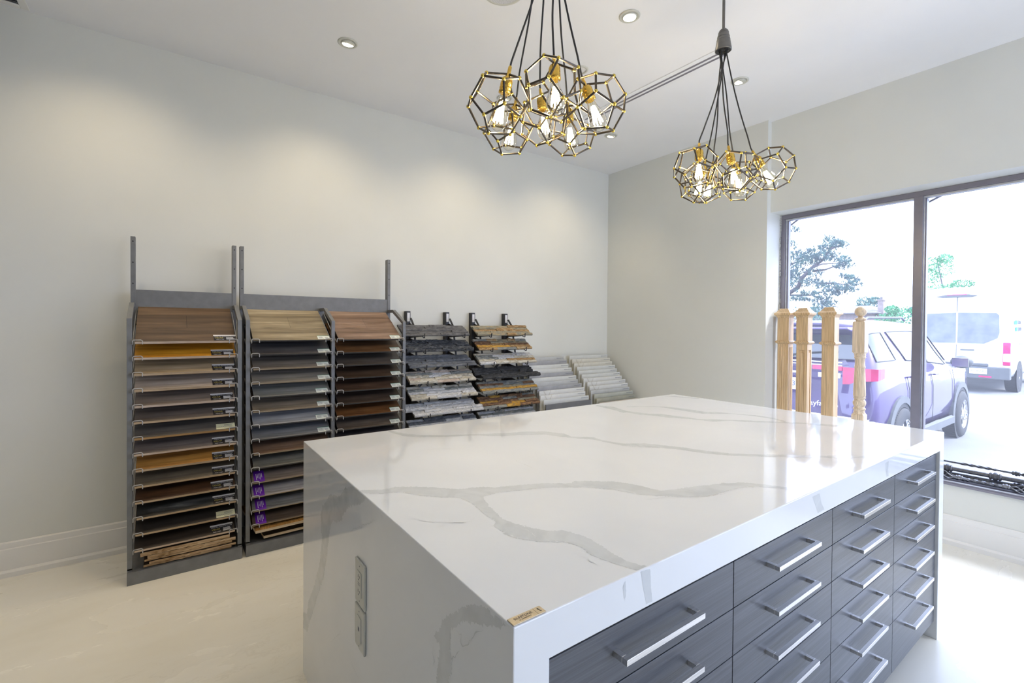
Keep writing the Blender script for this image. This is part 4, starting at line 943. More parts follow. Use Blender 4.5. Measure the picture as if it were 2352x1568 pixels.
def cluster(label, hub, cages, name='cluster_pendant'):
    t = thing(name, label, 'pendant light', (hub[0], hub[1], H), 'pendant clusters over the island')
    hx, hy, hz = hub
    obj('ceiling_rose', MB().lathe([(.0005, -.028), (.05, -.026), (.062, -.018), (.064, 0)], 32, (hx, hy, H), cap=False), M_cone, t)
    obj('stem', MB().tube([(hx, hy, hz+.10), (hx, hy, H-.02)], .0065, 12), M_cone, t)
    obj('hub_cone', MB().lathe([(.034, 0), (.0375, .002), (.0375, .010), (.031, .048), (.0312, .051), (.0285, .062), (.0290, .065), (.024, .082), (.0245, .085), (.0205, .096), (.012, .105), (.008, .107)], 48, (hx, hy, hz), cap=False, smooth=False).lathe([(.0005, .004), (.034, .0)], 32, (hx, hy, hz), 1, cap=False), [M_cone, M_black], t)
    for k, (c, tp, spin) in enumerate(cages):
        c, tp = Vector(c), Vector(tp); d = (tp-c).normalized(); q = d.to_track_quat('Z', 'Y') @ Quaternion((0, 0, 1), spin); top = c+d*(RC+.024)
        if not proto:
            a = obj('cage', CG, [M_bronze, M_joint], t); s_ = obj('socket', SO, M_brass, a); g_ = obj('bulb', GL, [M_bulbg, M_fil], a)
            # these three were shifted by the thing's base; put their meshes back about the origin
            for o in (a, s_, g_): o.data.transform(Matrix.Translation(ROOTLOC[t]))
            proto.extend([a, s_, g_])
        else:
            a = proto[0].copy(); COL.objects.link(a); a.parent = t
            for o in proto[1:]:
                k2 = o.copy(); COL.objects.link(k2); k2.parent = a
        a.rotation_mode = 'QUATERNION'; a.rotation_quaternion = q; a.location = c-Vector((hx, hy, H))
        qb = Quaternion((1, 0, 0, 0)).slerp(d.to_track_quat('Z', 'Y'), .65) if d.z < .999 else q
        tv = c+d*RC; lw = tv-(qb @ Vector((0, 0, RC))); qi = q.inverted()
        for ch in a.children: ch.rotation_mode = 'QUATERNION'; ch.rotation_quaternion = qi @ qb; ch.location = qi @ (lw-c)
        top = tv+(qb @ Vector((0, 0, .024))); dq = qb @ Vector((0, 0, 1))
        an = 2*PI*k/len(cages)+.6; s = Vector((hx+.018*math.cos(an), hy+.018*math.sin(an), hz+.004))
        e = Vector((top.x, top.y, top.z)); pts = []
        wob = Vector((noise.noise(Vector((k*3.3, hy, 0))), noise.noise(Vector((k*5.1, hy, 4))), 0))*.02
        for i in range(15):
            u = i/14; p = s.lerp(e, u); p += wob*math.sin(PI*u) + (e-s).cross(Vector((0, 0, 1))).normalized()*.003*math.sin(u*9+k) + Vector((e.x-s.x, e.y-s.y, 0))*(-.05*math.sin(PI*u)); pts.append(p)
        pts[-1] = e; pts[-2] = e+dq*.014
        obj('cord', MB().tube(pts, .0033, 8), M_cord, t)
        obj('cord_grip', MB().tube([s+Vector((0, 0, .01)), s-Vector((0, 0, .006))], .006, 10), M_cone, t)
        l = bpy.data.lights.new('bulb_light', 'POINT'); l.energy = 1.2; l.color = (1, .82, .56); l.shadow_soft_size = .012
        lo = bpy.data.objects.new('bulb_light', l); COL.objects.link(lo); lo.location = c-d*.02
    return t
c1 = [(-1.251, .843, 2.068), (-1.151, .983, 2.115), (-1.106, 1.13, 2.089), (-1.519, 1.072, 2.133), (-1.383, 1.14, 2.146), (-1.397, 1.292, 2.142)]
t1 = [(-1.232, .872, 2.172), (-1.170, 1.006, 2.241), (-1.165, 1.126, 2.195), (-1.498, 1.092, 2.239), (-1.409, 1.141, 2.263), (-1.408, 1.279, 2.255)]
c2 = [(-1.265, 1.936, 2.092), (-1.37, 2.131, 2.08), (-1.466, 2.341, 2.132), (-1.16, 2.08, 2.077), (-1.288, 2.365, 2.114), (-1.085, 2.27, 2.105)]
t2 = [(-1.266, 1.97, 2.201), (-1.352, 2.16, 2.201), (-1.421, 2.32, 2.202), (-1.189, 2.077, 2.19), (-1.297, 2.321, 2.214), (-1.145, 2.205, 2.180)]
cluster('nearer pendant cluster of six geometric brass cages with glowing bulbs', (-1.27, 1.066, 2.79), list(zip(c1, t1, [.3, 1.9, .9, 2.6, .1, 1.4])))
cluster('farther pendant cluster of six geometric cages hanging from a pewter cone', (-1.27, 2.163, 2.698), list(zip(c2, t2, [1.2, .5, 2.2, .8, 1.6, .2])))

# ------------------------------------------------------------------ outside: parking lot, vehicles, trees, house
G = -.22
def asphalt_b(nt, p, tc, nz, ramp, bumpf):
    n = nz(1.5, detail=8); r = ramp(n.outputs['Fac'], [(.3, (.19, .192, .195)), (.7, (.225, .228, .23))]); nt.links.new(r.outputs[0], p.inputs['Base Color'])
    bumpf(nz(80, detail=4).outputs['Fac'], .3, .01)
struct('ground', MB().box(-60, 60, 4.32, 90, G-.2, G), mat('asphalt', (.3, .3, .3), .85, build=asphalt_b, spec=.3))
def line(x, y0, y1, lb):
    tag(obj('parking_line', MB().box(x, x+.10, y0, y1, G-.001, G+.004), flat('line_paint', (.8, .8, .8), .7, v=.05)), lb, 'road marking', 'painted parking lines')
line(-1.14, 5.2, 10.4, 'white painted parking line on the asphalt right of the purple car')
line(-4.0, 5.2, 10.4, 'white painted parking line left of the purple car, behind the newel posts')

M_paint = mat('purple_car_paint', (.03, .018, .10), .35, .2, coat=1, build=paintb((.030, .006, .10), (.038, .009, .125), 4, 0))
M_vanp = mat('white_van_paint', (.7, .7, .7), .3, coat=.6, build=paintb((.68, .68, .69), (.72, .72, .73), 2, 0))
M_cglass = mat('car_glass', (.02, .025, .03), .03, spec=.9, coat=.4, build=paintb((.015, .02, .024), (.025, .03, .035), 2, 0))
M_vglass = mat('van_glass', (.10, .13, .15), .04, spec=.8, build=paintb((.07, .085, .11), (.15, .165, .19), 3, 0))
M_grey = flat('grey_car_plastic', (.09, .095, .10), .55, v=.1, sc=8)
M_tyre = flat('tyre_rubber', (.03, .03, .032), .75, v=.15, sc=40)
M_chrome = flat('car_chrome', (.7, .7, .72), .12, 1, v=.03)
M_red = mat('tail_lamp_red', (.5, .005, .10), .15, coat=1, build=paintb((.42, .004, .08), (.56, .008, .13), 12, 0))
M_clear = mat('tail_lamp_clear', (.75, .72, .75), .15, coat=1, build=paintb((.7, .68, .7), (.8, .77, .8), 12, 0))
M_plate = flat('number_plate', (.7, .71, .72), .5, v=.04)
M_pin = flat('blue_black_ink', (.05, .07, .2), .5)
M_teal = flat('teal_ink', (.1, .55, .45), .5)
M_wht = flat('white_lettering', (.8, .8, .82), .5, v=.03)

def wheel(parent, x, y, R, wd, ny=5):
    """x = outer face; axle along x"""
    c = MB(); M = Matrix.Translation((x, y, G+R)) @ Matrix.Rotation(PI/2, 4, 'Y')
    c.lathe([(R*.62, 0), (R*.66, .004), (R*.90, -.006), (R*.97, -.022), (R, -.045), (R, -wd+.045), (R*.97, -wd+.02), (R*.62, -wd)], 48, M=M, cap=False)
    for k in range(60):
        a = 2*PI*k/60; m_ = M @ Matrix.Rotation(a, 4, 'Z'); c.box(R-.004, R+.004, -.006, .006, -wd+.04, -.03, 0, m_)
    w_ = obj('wheel', c, M_tyre, parent)
    h = MB().lathe([(R*.60, -.004), (R*.64, .002), (R*.64, -.006), (R*.60, -.03), (R*.55, -.06)], 48, M=M, cap=False).lathe([(.001, .000), (.05, -.004), (.06, -.02)], 24, M=M, cap=False)
    h.lathe([(.001, -.075), (R*.58, -.075)], 40, mat=1, M=M, cap=False)
    for k in range(ny):
        for s in (-1, 1):
            a = 2*PI*k/ny+s*.16; m_ = M @ Matrix.Rotation(a, 4, 'Z'); h.prism([(.03, -.02, -.018), (.03, .02, -.018), (R*.61, .012, -.010), (R*.61, -.012, -.010)], (0, 0, -.02), 0, m_)
    obj('rim', h, [M_chrome, M_tyre], w_)
    return w_
def loft(mb, rings, mat=0, smooth=True, close0=True, close1=True):
    n = len(rings[0]); vs = [p for r in rings for p in r]; fs = []
    for i in range(len(rings)-1):
        for j in range(n-1): fs.append((i*n+j, i*n+j+1, (i+1)*n+j+1, (i+1)*n+j))
    mb.add(vs, fs, mat, smooth)

# --- purple sport utility car
CX, CY = -2.685, 6.02
suv = thing('suv_car', 'purple sport utility car parked outside the window with its tail to the glass', 'car', (CX, CY, G))
def sec(yl, yu, w_, zb, zbelt, gw, gz, rw, rz):
    f = lambda z: yl+(yu-yl)*max(0, min(1, (z-1.0)/(1.6-1.0)))
    half = [(0, zb), (w_*.84, zb+.01), (w_*.96, zb+.12), (w_, .62), (w_*.995, .86), (w_*.965, 1.02), (w_*.935, zbelt), (gw, gz), (rw, (gz+rz)/2+.02), (rw*.55, rz), (0, rz+.008)]
    R_ = [Vector((CX+x, CY+f(z), G+z)) for x, z in half]; L_ = [Vector((CX-x, CY+f(z), G+z)) for x, z in half]
    return R_+L_[::-1][1:]
ST = [(.02, .34, .76, .36, 1.17, .60, 1.50, .54, 1.60), (.0, .30, .86, .34, 1.19, .68, 1.54, .62, 1.64), (.14, .44, .905, .30, 1.20, .72, 1.57, .66, 1.66), (.80, .95, .92, .26, 1.20, .735, 1.59, .67, 1.685), (1.6, 1.6, .925, .25, 1.16, .74, 1.60, .67, 1.70), (2.3, 2.2, .925, .25, 1.11, .73, 1.58, .66, 1.68), (3.05, 2.45, .92, .25, 1.06, .70, 1.52, .62, 1.62),
      (3.25, 3.2, .915, .26, 1.03, .80, 1.07, .70, 1.11), (3.8, 3.8, .90, .26, .98, .76, 1.03, .6, 1.06), (4.15, 4.15, .86, .28, .90, .68, .95, .5, .97), (4.30, 4.30, .74, .34, .78, .56, .82, .4, .83), (4.33, 4.33, .6, .38, .7, .45, .72, .3, .73)]
RG = [sec(*s) for s in ST]
bd = MB(); loft(bd, RG, 0); bd.add(RG[0], [list(range(len(RG[0])))[::-1]], 0, False); bd.add(RG[-1], [list(range(len(RG[-1])))], 0, False)
obj('body', bd, M_paint, suv)
def side_pt(y, v, off=.006, s=1):
    """point on the side glass plane: v 0 belt .. 1 top"""
    i = max(k for k in range(len(ST)) if ST[k][0] <= y) if y >= ST[1][0] else 1
    i = min(max(i, 1), 6); a, b_ = ST[i], ST[min(i+1, 6)]; t_ = 0 if a is b_ or b_[0] == a[0] else min(1, max(0, (y-a[0])/(b_[0]-a[0])))
    L = lambda k: a[k]+(b_[k]-a[k])*t_
    x = L(2)*.935*(1-v)+L(5)*v; z = L(4)*(1-v)+L(6)*v; yy = y+(L(1)-L(0))*max(0, min(1, (z-1.0)/.6))*1.0
    return Vector((CX+s*(x+off), CY+yy, G+z))
def sidewin(name, ys0, ys1, s, m=M_cglass, v0=.06, v1=.90):
    """ys0: (bottom y, top y) at the rear edge, ys1 the same at the front edge"""
    n = 8; P = []
    for j in range(5):
        v = v0+(v1-v0)*j/4; u = (v-v0)/(v1-v0)
        a = ys0[0]+(ys0[1]-ys0[0])*u; b_ = ys1[0]+(ys1[1]-ys1[0])*u
        P += [side_pt(a+(b_-a)*i/n, v, .006, s) for i in range(n+1)]
    mb = MB().add(P, [(j*(n+1)+i, j*(n+1)+i+1, (j+1)*(n+1)+i+1, (j+1)*(n+1)+i)[::s] for j in range(4) for i in range(n)], 0, True)
    w_ = obj(name, mb, m, suv)
    rim = [P[i] for i in range(n+1)]+[P[j*(n+1)+n] for j in range(1, 5)]+[P[4*(n+1)+i] for i in range(n-1, -1, -1)]+[P[j*(n+1)] for j in range(3, 0, -1)]
    obj('window_trim', MB().tube(rim, .007, 6, closed=True), M_black, w_)
for s in (1, -1):
    sidewin('side_window', (.12, .02), (.72, .42), s); sidewin('side_window', (1.10, .62), (1.92, 1.80), s); sidewin('side_window', (2.0, 1.9), (2.95, 2.55), s)
# windscreen and rear glass
def rear_pt(x, z, off=.006):
    f = .30*max(0, min(1, (z-1.0)/.6)); return Vector((CX+x, CY+.005+f-off-.012*(1-(x/.8)**2), G+z))
rg = MB(); n = 10; P = []
for j in range(6):
    z = 1.24+.27*j/5; hw = .70-.11*j/5; P += [rear_pt(-hw+2*hw*i/n, z, .012) for i in range(n+1)]
rg.add(P, [(j*(n+1)+i, j*(n+1)+i+1, (j+1)*(n+1)+i+1, (j+1)*(n+1)+i) for j in range(5) for i in range(n)], 0, True)
obj('rear_window', rg, M_cglass, suv)
a, b_ = RG[6], RG[7]; L0i, R0i = 7, len(RG[0])-8
ws = MB(); k0, k1 = a[7], a[len(a)-8]; q0, q1 = b_[7], b_[len(b_)-8]; off = Vector((0, .02, .02))
ws.quad(k1.lerp(q1, .05)+off, q1.lerp(k1, .08)+off, q0.lerp(k0, .08)+off, k0.lerp(q0, .05)+off); obj('windscreen', ws, M_cglass, suv)
sp = MB(); sp.prism([(CX-.62, CY+.30, G+1.60), (CX-.62, CY+.06, G+1.60), (CX-.62, CY+.04, G+1.575), (CX-.62, CY+.28, G+1.53)], (1.24, 0, 0)); obj('spoiler', sp, M_paint, suv, .01)
obj('spoiler_lamp', MB().box(CX-.5, CX+.5, CY+.052, CY+.06, G+1.578, G+1.592), M_cglass, suv)
for s in (1, -1):
    obj('roof_rail', MB().tube([(CX+s*.60, CY+.55, G+1.665), (CX+s*.61, CY+.68, G+1.715), (CX+s*.61, CY+1.9, G+1.735), (CX+s*.60, CY+2.05, G+1.70)], .014, 8), M_grey, suv)
    # mirrors
    m_ = obj('door_mirror', MB().ball((CX+s*1.06, CY+2.72, G+1.14), .12, 16, 0, None, (1, .7, .72)), M_grey, suv)
    obj('mirror_glass', MB().box(CX+s*1.06-.085, CX+s*1.06+.085, CY+2.63, CY+2.636, G+1.08, G+1.20), M_chrome, m_, .003)
    obj('door_handle', MB().box(CX+s*.922-.012, CX+s*.922+.016, CY+2.05, CY+2.22, G+.985, G+1.005).box(CX+s*.922-.012, CX+s*.922+.016, CY+1.12, CY+1.29, G+1.0, G+1.02), M_paint, suv, .004)
    # tail lamps: corner cluster and inner strip
    tl = MB(); P = []
    for i in range(9):
        u = i/8; x = .60+.30*min(1, u*1.7); y = -.012 if u < .58 else -.012+(u-.58)/.42*.20
        xo = x*s; z0_, z1_ = 1.0+.05*u-.03*(u < .2), 1.16-.01*u
        P += [Vector((CX+xo*1.012, CY+y, G+z0_)), Vector((CX+xo*1.012, CY+y, G+z1_))]
    tl.add(P, [(2*i, 2*i+1, 2*i+3, 2*i+2)[::-s] for i in range(8)], 0, False); o = obj('tail_lamp', tl, M_red, suv)
    so_ = o.modifiers.new('t', 'SOLIDIFY'); so_.thickness = .03; so_.offset = 0
    obj('lamp_strip', MB().box(min(CX+s*.30, CX+s*.60), max(CX+s*.30, CX+s*.60), CY-.022, CY+.01, G+1.115, G+1.165), M_red, suv, .003)
    obj('reversing_lamp', MB().box(min(CX+s*.36, CX+s*.58), max(CX+s*.36, CX+s*.58), CY-.020, CY+.01, G+1.03, G+1.085), M_clear, suv, .003)
    # wheel arches and sill cladding
    for yy in (.80, 3.45):
        ar = MB(); M = frame_M((CX+s*.905, CY+yy, G+.34), (0, 1, 0), (0, 0, 1)); pts_o = []; pts_i = []
        for k in range(17):
            an = -.12+(PI+.24)*k/16; pts_o.append((math.cos(an)*.475, math.sin(an)*.475)); pts_i.append((math.cos(an)*.395, math.sin(an)*.395))
        sg = 1 if s > 0 else -1
        Pa = [M @ Vector((x, y, sg*.030)) for x, y in pts_o]+[M @ Vector((x, y, sg*.034)) for x, y in pts_i]+[M @ Vector((x, y, -.02*sg)) for x, y in pts_o]+[M @ Vector((x, y, -.02*sg)) for x, y in pts_i]
        k_ = 17; ar.add(Pa, [q for i in range(16) for q in ((i, i+1, k_+i+1, k_+i), (i, 2*k_+i, 2*k_+i+1, i+1), (k_+i, k_+i+1, 3*k_+i+1, 3*k_+i))], 0, False)
        obj('wheel_arch', ar, M_grey, suv)
        obj('arch_liner', MB().lathe([(.001, .024), (.396, .024)], 40, M=Matrix.Translation((CX+s*.905, CY+yy, G+.34)) @ Matrix.Rotation(s*PI/2, 4, 'Y'), cap=False), M_tyre, suv)
        wheel(suv, CX+s*.965, CY+yy, .34, .22) if s > 0 else wheel(suv, CX-.965+.22, CY+yy, .34, .22)
    obj('sill_cladding', MB().prism([(CX+s*.90, CY+1.22, G+.24), (CX+s*.945, CY+1.22, G+.26), (CX+s*.945, CY+1.22, G+.35), (CX+s*.915, CY+1.22, G+.37)], (0, 1.80, 0)), M_grey, suv)
    for yv in (1.02, 1.98, 3.02):
        obj('door_seam', MB().tube([Vector((CX+s*.926, CY+yv, G+.42)), Vector((CX+s*.930, CY+yv+.01, G+.62)), Vector((CX+s*.926, CY+yv+.02, G+.86)), Vector((CX+s*.900, CY+yv+.02, G+1.02))], .0035, 4), M_black, suv)
# tailgate details
obj('rear_bumper', MB().prism([(CX-.88, CY-.03, G+.34), (CX-.88, CY-.06, G+.44), (CX-.88, CY-.05, G+.60), (CX-.88, CY+.2, G+.60), (CX-.88, CY+.2, G+.34)], (1.76, 0, 0)), M_grey, suv, .02)
obj('bumper_trim', MB().box(CX-.86, CX+.86, CY-.058, CY-.03, G+.60, G+.622), M_chrome, suv, .004)
obj('tailgate_trim', MB().box(CX-.60, CX+.60, CY-.020, CY, G+1.20, G+1.214).box(CX-.60, CX+.60, CY-.020, CY, G+1.168, G+1.178).box(CX-.28, CX+.28, CY-.024, CY, G+1.06, G+1.085), M_chrome, suv)
obj('wiper', MB().tube([rear_pt(0, 1.26, .03), rear_pt(.1, 1.29, .03), rear_pt(.5, 1.33, .03)], .008, 6), M_black, suv)
npx = CX+.03
plt_ = obj('number_plate', MB().box(npx-.155, npx+.155, CY-.018, CY-.010, G+.86, G+1.0), M_plate, suv, .002)
tx = MB(); text_mesh('3', .085, frame_M((npx+.07, CY-.019, G+.93), (1, 0, 0), (0, 0, 1)), tx, 0, .001); obj('plate_number', tx, M_pin, plt_)
tx = MB(); text_mesh('ayfa', .085, frame_M((CX+.335, CY-.002, G+.725), (1, 0, .05), (0, 0, 1)), tx, 0, .004); text_mesh('n', .06, frame_M((CX+.545, CY-.002, G+.725), (1, 0, 0), (0, 0, 1)), tx, 0, .004)
obj('vinyl_lettering', tx, M_wht, suv)

# --- white van
VX, VY = -3.18, 16.5
van = thing('delivery_van', 'tall white passenger van parked further off beyond the purple car', 'van', (VX, VY, G))
def vsec(y, w_, h, zb=.42, lean=0.0):
    half = [(0, zb), (w_*.95, zb), (w_, .6), (w_, 1.1), (w_*.97, 1.5), (w_*.90, h-.30), (w_*.82, h-.08), (w_*.6, h), (0, h+.02)]
    f = lambda z: y+lean*max(0, z-1.1)
    R_ = [Vector((VX+x, VY+f(z), G+z)) for x, z in half]; L_ = [Vector((VX-x, VY+f(z), G+z)) for x, z in half]
    return R_+L_[::-1][1:]
VR = [vsec(0, .97, 2.58, lean=.05), vsec(.06, 1.0, 2.66, lean=.04), vsec(2.5, 1.0, 2.70), vsec(4.2, 1.0, 2.66), vsec(4.9, .98, 2.5), vsec(5.6, .95, 1.35), vsec(6.0, .85, 1.05)]
bd = MB(); loft(bd, VR, 0); bd.add(VR[0], [list(range(len(VR[0])))[::-1]], 0, False); bd.add(VR[-1], [list(range(len(VR[-1])))], 0, False)
obj('body', bd, M_vanp, van)
def vq(mb, x0, x1, z0, z1, off=.012, m=0): # panel on the leaning rear face
    f = lambda z: VY+.05*max(0, z-1.1)-off
    mb.prism([(VX+x0, f(z0), G+z0), (VX+x1, f(z0), G+z0), (VX+x1, f(z1), G+z1), (VX+x0, f(z1), G+z1)], (0, .02, 0), m); return mb
for x0, x1 in ((-.80, -.02), (.02, .78)):
    g = MB(); f = lambda z: VY+.05*max(0, z-1.1)-.010; sg = 1 if x0 > 0 else -1; c_ = (x0, x1) if sg > 0 else (x1, x0)
    poly = [(c_[0], 1.24), (c_[1]-sg*.26, 1.24), (c_[1]-sg*.03, 1.38), (c_[1], 1.5), (c_[1]-sg*.01, 1.94), (c_[1]-sg*.06, 2.0), (c_[0], 2.02)]
    g.prism([(VX+x, f(z), G+z) for x, z in poly], (0, .02, 0)); obj('rear_window', g, M_vglass, van)
obj('door_seam', MB().box(VX-.004, VX+.004, VY-.008, VY+.01, G+.72, G+1.2).box(VX-.004, VX+.004, VY+.03, VY+.06, G+2.05, G+2.5), M_grey, van)
for s in (-1, 1):
    f = VY-.012; xa, xb = sorted((VX+s*.85, VX+s*.985))
    tl = obj('tail_lamp', MB().box(xa, xb, VY-.02, VY+.10, G+.71, G+1.27), M_red, van, .01)
    obj('clear_section', MB().box(xa+.012, xb-.006, VY-.026, VY+.05, G+.80, G+1.0), M_clear, tl, .005)
    wheel(van, VX+(1.01 if s > 0 else -.76), VY+1.06, .35, .25); wheel(van, VX+(1.01 if s > 0 else -.76), VY+4.8, .35, .25)
    for yy in (1.06, 4.8):
        obj('arch_liner', MB().lathe([(.001, .012), (.42, .012)], 40, M=Matrix.Translation((VX+s*.995, VY+yy, G+.38)) @ Matrix.Rotation(s*PI/2, 4, 'Y'), cap=False), M_tyre, van)
obj('high_brake_lamp', MB().prism([(VX-.42, VY+.02, G+2.45), (VX-.30, VY+.01, G+2.42), (VX+.26, VY+.01, G+2.42), (VX+.38, VY+.02, G+2.45), (VX+.2, VY+.02, G+2.49), (VX-.22, VY+.02, G+2.49)], (0, .08, 0)), M_grey, van, .01)
obj('brake_lens', MB().box(VX-.2, VX+.18, VY+.012, VY+.03, G+2.475, G+2.495), M_red, van)
obj('rear_bumper', MB().box(VX-.99, VX+.99, VY-.12, VY+.10, G+.36, G+.66).box(VX-.6, VX+.6, VY-.03, VY+.01, G+.66, G+.74), M_grey, van, .03)
obj('bumper_reflector', MB().box(VX+.45, VX+.68, VY-.126, VY-.118, G+.40, G+.44), M_red, van)
p_ = obj('number_plate', MB().box(VX+.28, VX+.60, VY-.135, VY-.121, G+.48, G+.62), M_plate, van, .003)
tx = MB(); text_mesh('AY 85581', .07, frame_M((VX+.44, VY-.137, G+.55), (1, 0, 0), (0, 0, 1)), tx, 0, .001); obj('plate_number', tx, M_ink, p_)
tx = MB(); vq(tx, .08, .34, 1.05, 1.085); obj('door_handle', tx, M_grey, van)
tx = MB(); text_mesh('PARTS', .14, frame_M((VX+.985, VY+.95, G+1.77), (0, 1, 0), (0, 0, 1)), tx, 0, .03, 'CENTER'); text_mesh('WORLD', .14, frame_M((VX+.985, VY+1.0, G+1.60), (0, 1, 0), (0, 0, 1)), tx, 0, .03, 'CENTER'); tx.box(VX+.96, VX+1.002, VY+.60, VY+.70, G+1.72, G+1.82, 1); tx.box(VX+.97, VX+1.002, VY+.64, VY+.74, G+1.55, G+1.65, 1)
obj('side_lettering', tx, [M_ink, M_teal], van)
obj('side_trim', MB().box(VX+.998, VX+1.006, VY+.95, VY+4.3, G+1.22, G+1.235), M_grey, van)
obj('side_mirror', MB().box(VX+1.05, VX+1.22, VY+4.75, VY+4.9, G+1.35, G+1.75), M_grey, van, .03)

# --- trees, hedge, house
def leaf_mat(name, a, b_):
    def bd(nt, p, tc, nz, ramp, bumpf):
        r = ramp(nz(2.5, detail=3).outputs['Fac'], [(.35, a), (.65, b_)]); nt.links.new(r.outputs[0], p.inputs['Base Color'])
    return mat(name, a, .7, build=bd, spec=.2)
M_pine = leaf_mat('pine_needles', (.07, .11, .12), (.09, .18, .155)); M_leaf = leaf_mat('green_leaves', (.06, .22, .10), (.12, .36, .17)); M_leaf2 = leaf_mat('grey_green_leaves', (.07, .15, .13), (.12, .22, .18))
M_bark = leaf_mat('bark', (.07, .065, .075), (.11, .10, .11))
PINE= [(-7.37,4.67,0.17,0.13),(-6.99,4.48,0.09,0.08),(-7.1,4.39,0.12,0.08),(-7.41,4.43,0.14,0.16),(-7.68,4.33,0.22,0.14),(-7.9,4.28,0.22,0.17),(-7.36,4.1,0.19,0.13),(-7.29,3.96,0.14,0.13),(-8.33,4.19,0.26,0.23),(-8.59,4.22,0.21,0.2),(-8.15,4.03,0.3,0.22),(-8.53,3.79,0.34,0.26),(-7.94,3.9,0.22,0.14),(-7.65,4.03,0.19,0.14),(-6.94,3.87,0.14,0.11),(-6.86,3.7,0.14,0.11),(-7.07,3.62,0.12,0.08),(-8.45,3.5,0.26,0.17),(-7.89,3.45,0.22,0.17),(-8.66,3.34,0.21,0.17),(-8.39,3.1,0.39,0.17),(-7.96,3.12,0.2,0.14),(-7.51,2.98,0.29,0.14),(-7.39,2.81,0.35,0.16),(-6.92,2.89,0.2,0.16),(-6.7,3.14,0.13,0.1),(-6.84,3.25,0.09,0.08),(-6.56,2.97,0.11,0.08),(-6.74,2.77,0.11,0.08),(-7.51,2.6,0.36,0.16),(-7.1,2.69,0.18,0.13),(-7.63,2.36,0.31,0.19),(-7.38,2.27,0.24,0.14),(-8.71,5.29,0.08,0.11),(-8.81,4.68,0.11,0.17),(-8.71,3.0,0.16,0.14),(-7.57,2.06,0.36,0.25),(-8.18,2.72,0.23,0.08),(-8.57,2.51,0.24,0.11),(-8.26,2.47,0.15,0.08),(-8.93,3.54,0.24,0.23),(-9.05,4.13,0.25,0.29)]
PINEB= [[(-9.02,1.6),(-9.03,2.73),(-8.55,2.99),(-8.27,3.34),(-7.94,3.67),(-7.65,3.97),(-7.41,4.54)],[(-9.03,2.7),(-8.13,2.66),(-7.73,2.72),(-7.27,2.78)],[(-8.07,3.6),(-7.54,3.58),(-7.16,3.65),(-6.89,3.73)],[(-7.83,3.08),(-7.16,3.04),(-6.7,2.93)],[(-7.94,3.67),(-7.6,3.78),(-6.98,3.79)],[(-7.29,4.31),(-6.94,4.48)],[(-9.05,3.84),(-8.41,4.06),(-7.85,4.24)],[(-6.79,3.01),(-6.55,3.26)],[(-7.88,2.56),(-8.08,2.68)]]
rd = random.Random(3)
def rvec(): 
    while True:
        v = Vector((rd.uniform(-1, 1), rd.uniform(-1, 1), rd.uniform(-1, 1)))
        if .05 < v.length < 1: return v
pt = thing('pine_tree', 'tall pine tree with open layered branches seen through the left pane', 'tree', (-9.6, 20, G))
tr = MB(); trunk = [(-10.1, 20.3, G), (-9.9, 20.2, 2.0)]
for k, br in enumerate(PINEB):
    P = [Vector((x, 20+.25*math.sin(i*1.3+k), z)) for i, (x, z) in enumerate(br)]
    if k == 0: P = [Vector((P[0].x, 20.1, G))]+P
    r0_ = .13 if k == 0 else .045
    tr.tube(P, [r0_*(1-.75*i/(len(P)-1)) for i in range(len(P))], 7)
obj('trunk_and_branches', tr, M_bark, pt)
nd = MB()
for bx, bz, rx, rz in PINE:
    for k in range(int(30+rx*rz*480)):
        v = rvec(); c = Vector((bx+v.x*rx*1.12, 20+v.y*.7, bz+v.z*rz*1.12)); ax = Vector((v.x*.6, v.y*.5, .9)).normalized()
        for q in range(10):
            d = (ax+rvec()*.95).normalized(); L = rd.uniform(.10, .22); s = d.cross(rvec()).normalized()*.0085
            nd.add([c-s, c+s, c+d*L], [(0, 1, 2)])
obj('needles', nd, M_pine, pt)
def crown(name, label, cat, blobs, y, m, n, ls, trunk=None, depth=.8, group=None):
    t = thing(name, label, cat, (sum(b_[0] for b_ in blobs)/len(blobs), y, G), group); mb = MB()
    for bx, bz, rx, rz in blobs:
        for k in range(n):
            v = rvec(); v = v.normalized()*(.35+.65*v.length); c = Vector((bx+v.x*rx, y+v.y*depth, bz+v.z*rz)); a = rvec().normalized(); b2 = a.cross(rvec()).normalized(); s = ls*rd.uniform(.6, 1.3)
            mb.add([c-a*s, c+b2*s*.45, c+a*s, c-b2*s*.45], [(0, 1, 2, 3)])
    obj('foliage', mb, m, t)
    tk = MB()
    for P, r_ in (trunk or []): tk.tube(P, [r_*(1-.6*i/(len(P)-1)) for i in range(len(P))], 7)
    if trunk: obj('trunk', tk, M_bark, t)
    return t
bx0 = -10.2
crown('leafy_tree', 'light green leafy tree above the white van in the right pane', 'tree', [(-6.7, 4.55, .35, .35), (-6.35, 4.25, .5, .4), (-6.75, 3.95, .4, .35), (-6.4, 3.3, .5, .25), (-6.0, 3.25, .5, .3), (-5.6, 3.5, .4, .2), (-5.4, 3.1, .5, .25), (-5.9, 2.9, .5, .2), (-6.2, 4.75, .25, .2)], 30, M_leaf, 330, .055, [([(-6.0, 30, G), (-6.0, 30, 2.2), (-6.3, 30, 3.4), (-6.5, 30, 4.6)], .05)], .9)
crown('round_bush', 'bright green leafy bush left of the window mullion, above the car roof', 'bush', [(-11.4, 1.9, .6, .55), (-10.9, 2.0, .6, .7), (-10.3, 2.15, .6, .75), (-11.0, 2.7, .35, .3), (-10.9, .6, .9, .8)], 40, M_leaf, 520, .08, [([(-10.9, 40, G), (-10.9, 40, 1.6)], .08)])
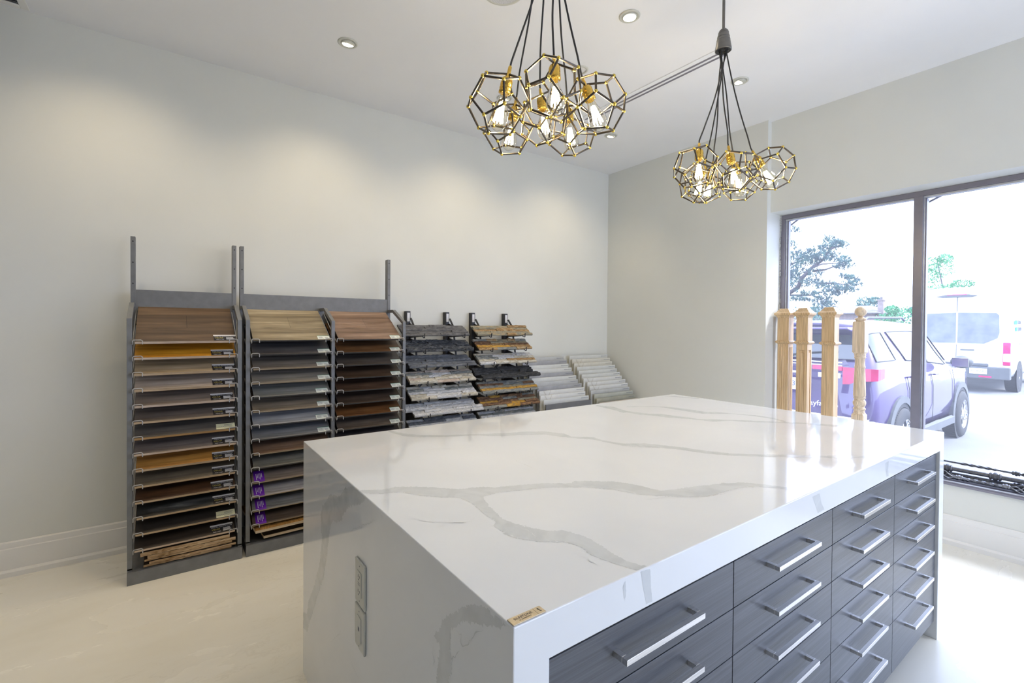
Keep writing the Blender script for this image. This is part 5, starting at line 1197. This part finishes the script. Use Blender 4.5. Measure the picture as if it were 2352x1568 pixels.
crown('round_bush', 'grey-green bush touching the window mullion, right of the bright one', 'bush', [(-10.2, 1.95, .62, .85), (-10.5, 2.7, .3, .25), (-9.5, 1.95, .6, .75), (-10, .6, .7, .8)], 42.6, M_leaf2, 420, .08, [([(-10, 42.6, G), (-10, 42.6, 1.6)], .08)])
crown('leafy_tree', 'rounded pale tree behind the house roof, left of the chimney', 'tree', [(-16.1, 3.8, .55, .55), (-15.6, 3.4, .55, .55), (-16.4, 3.2, .45, .45), (-15.3, 3.9, .4, .35)], 51, M_leaf2, 400, .10, [([(-15.9, 51, G), (-15.9, 51, 3.2)], .12)])
crown('hedge', 'grey-green hedge behind the newel posts, under the pine', 'hedge', [(-10.9, 1.3, .5, .8), (-10.3, 1.0, .6, .6), (-9.7, 1.0, .6, .5), (-9.2, .9, .6, .4), (-11.5, 1.6, .5, .9), (-10.6, 2.1, .4, .4), (-8.6, .6, .5, .4)], 27, M_leaf2, 420, .065, [([(x, 27, G), (x, 27, 1.2)], .05) for x in (-11.3, -10.6, -9.9, -9.2, -8.6)])
hs = thing('house', 'low brick house with a shallow brown roof beyond the car', 'house', (-13.9, 42, G))
M_brick = flat('pale_brick', (.24, .19, .18), .8, v=.15, sc=6); M_roof = flat('shingle_roof', (.15, .14, .145), .85, v=.15, sc=8)
obj('walls', MB().box(-17.5, -12.6, 42, 47, G, 2.56), M_brick, hs)
obj('roof', MB().prism([(-17.9, 41.5, 2.5), (-12.2, 41.5, 2.5), (-13.6, 43.8, 3.12), (-17.0, 43.8, 3.12)], (0, 0, .06)).prism([(-12.2, 41.5, 2.5), (-12.2, 47.4, 2.5), (-13.6, 45.2, 3.12), (-13.6, 43.8, 3.12)], (0, 0, .06)), M_roof, hs)
obj('chimney', MB().box(-12.47, -12.12, 42.2, 42.6, G, 3.45).box(-12.52, -12.07, 42.15, 42.65, 3.45, 3.53), M_brick, hs)
obj('chimney_pot', MB().lathe([(.09, 3.53), (.09, 3.72)], 12, (-12.3, 42.4, 0)), M_roof, hs)
obj('window', MB().box(-14.9, -14.1, 41.96, 42.01, 1.3, 2.1), M_vglass, hs)
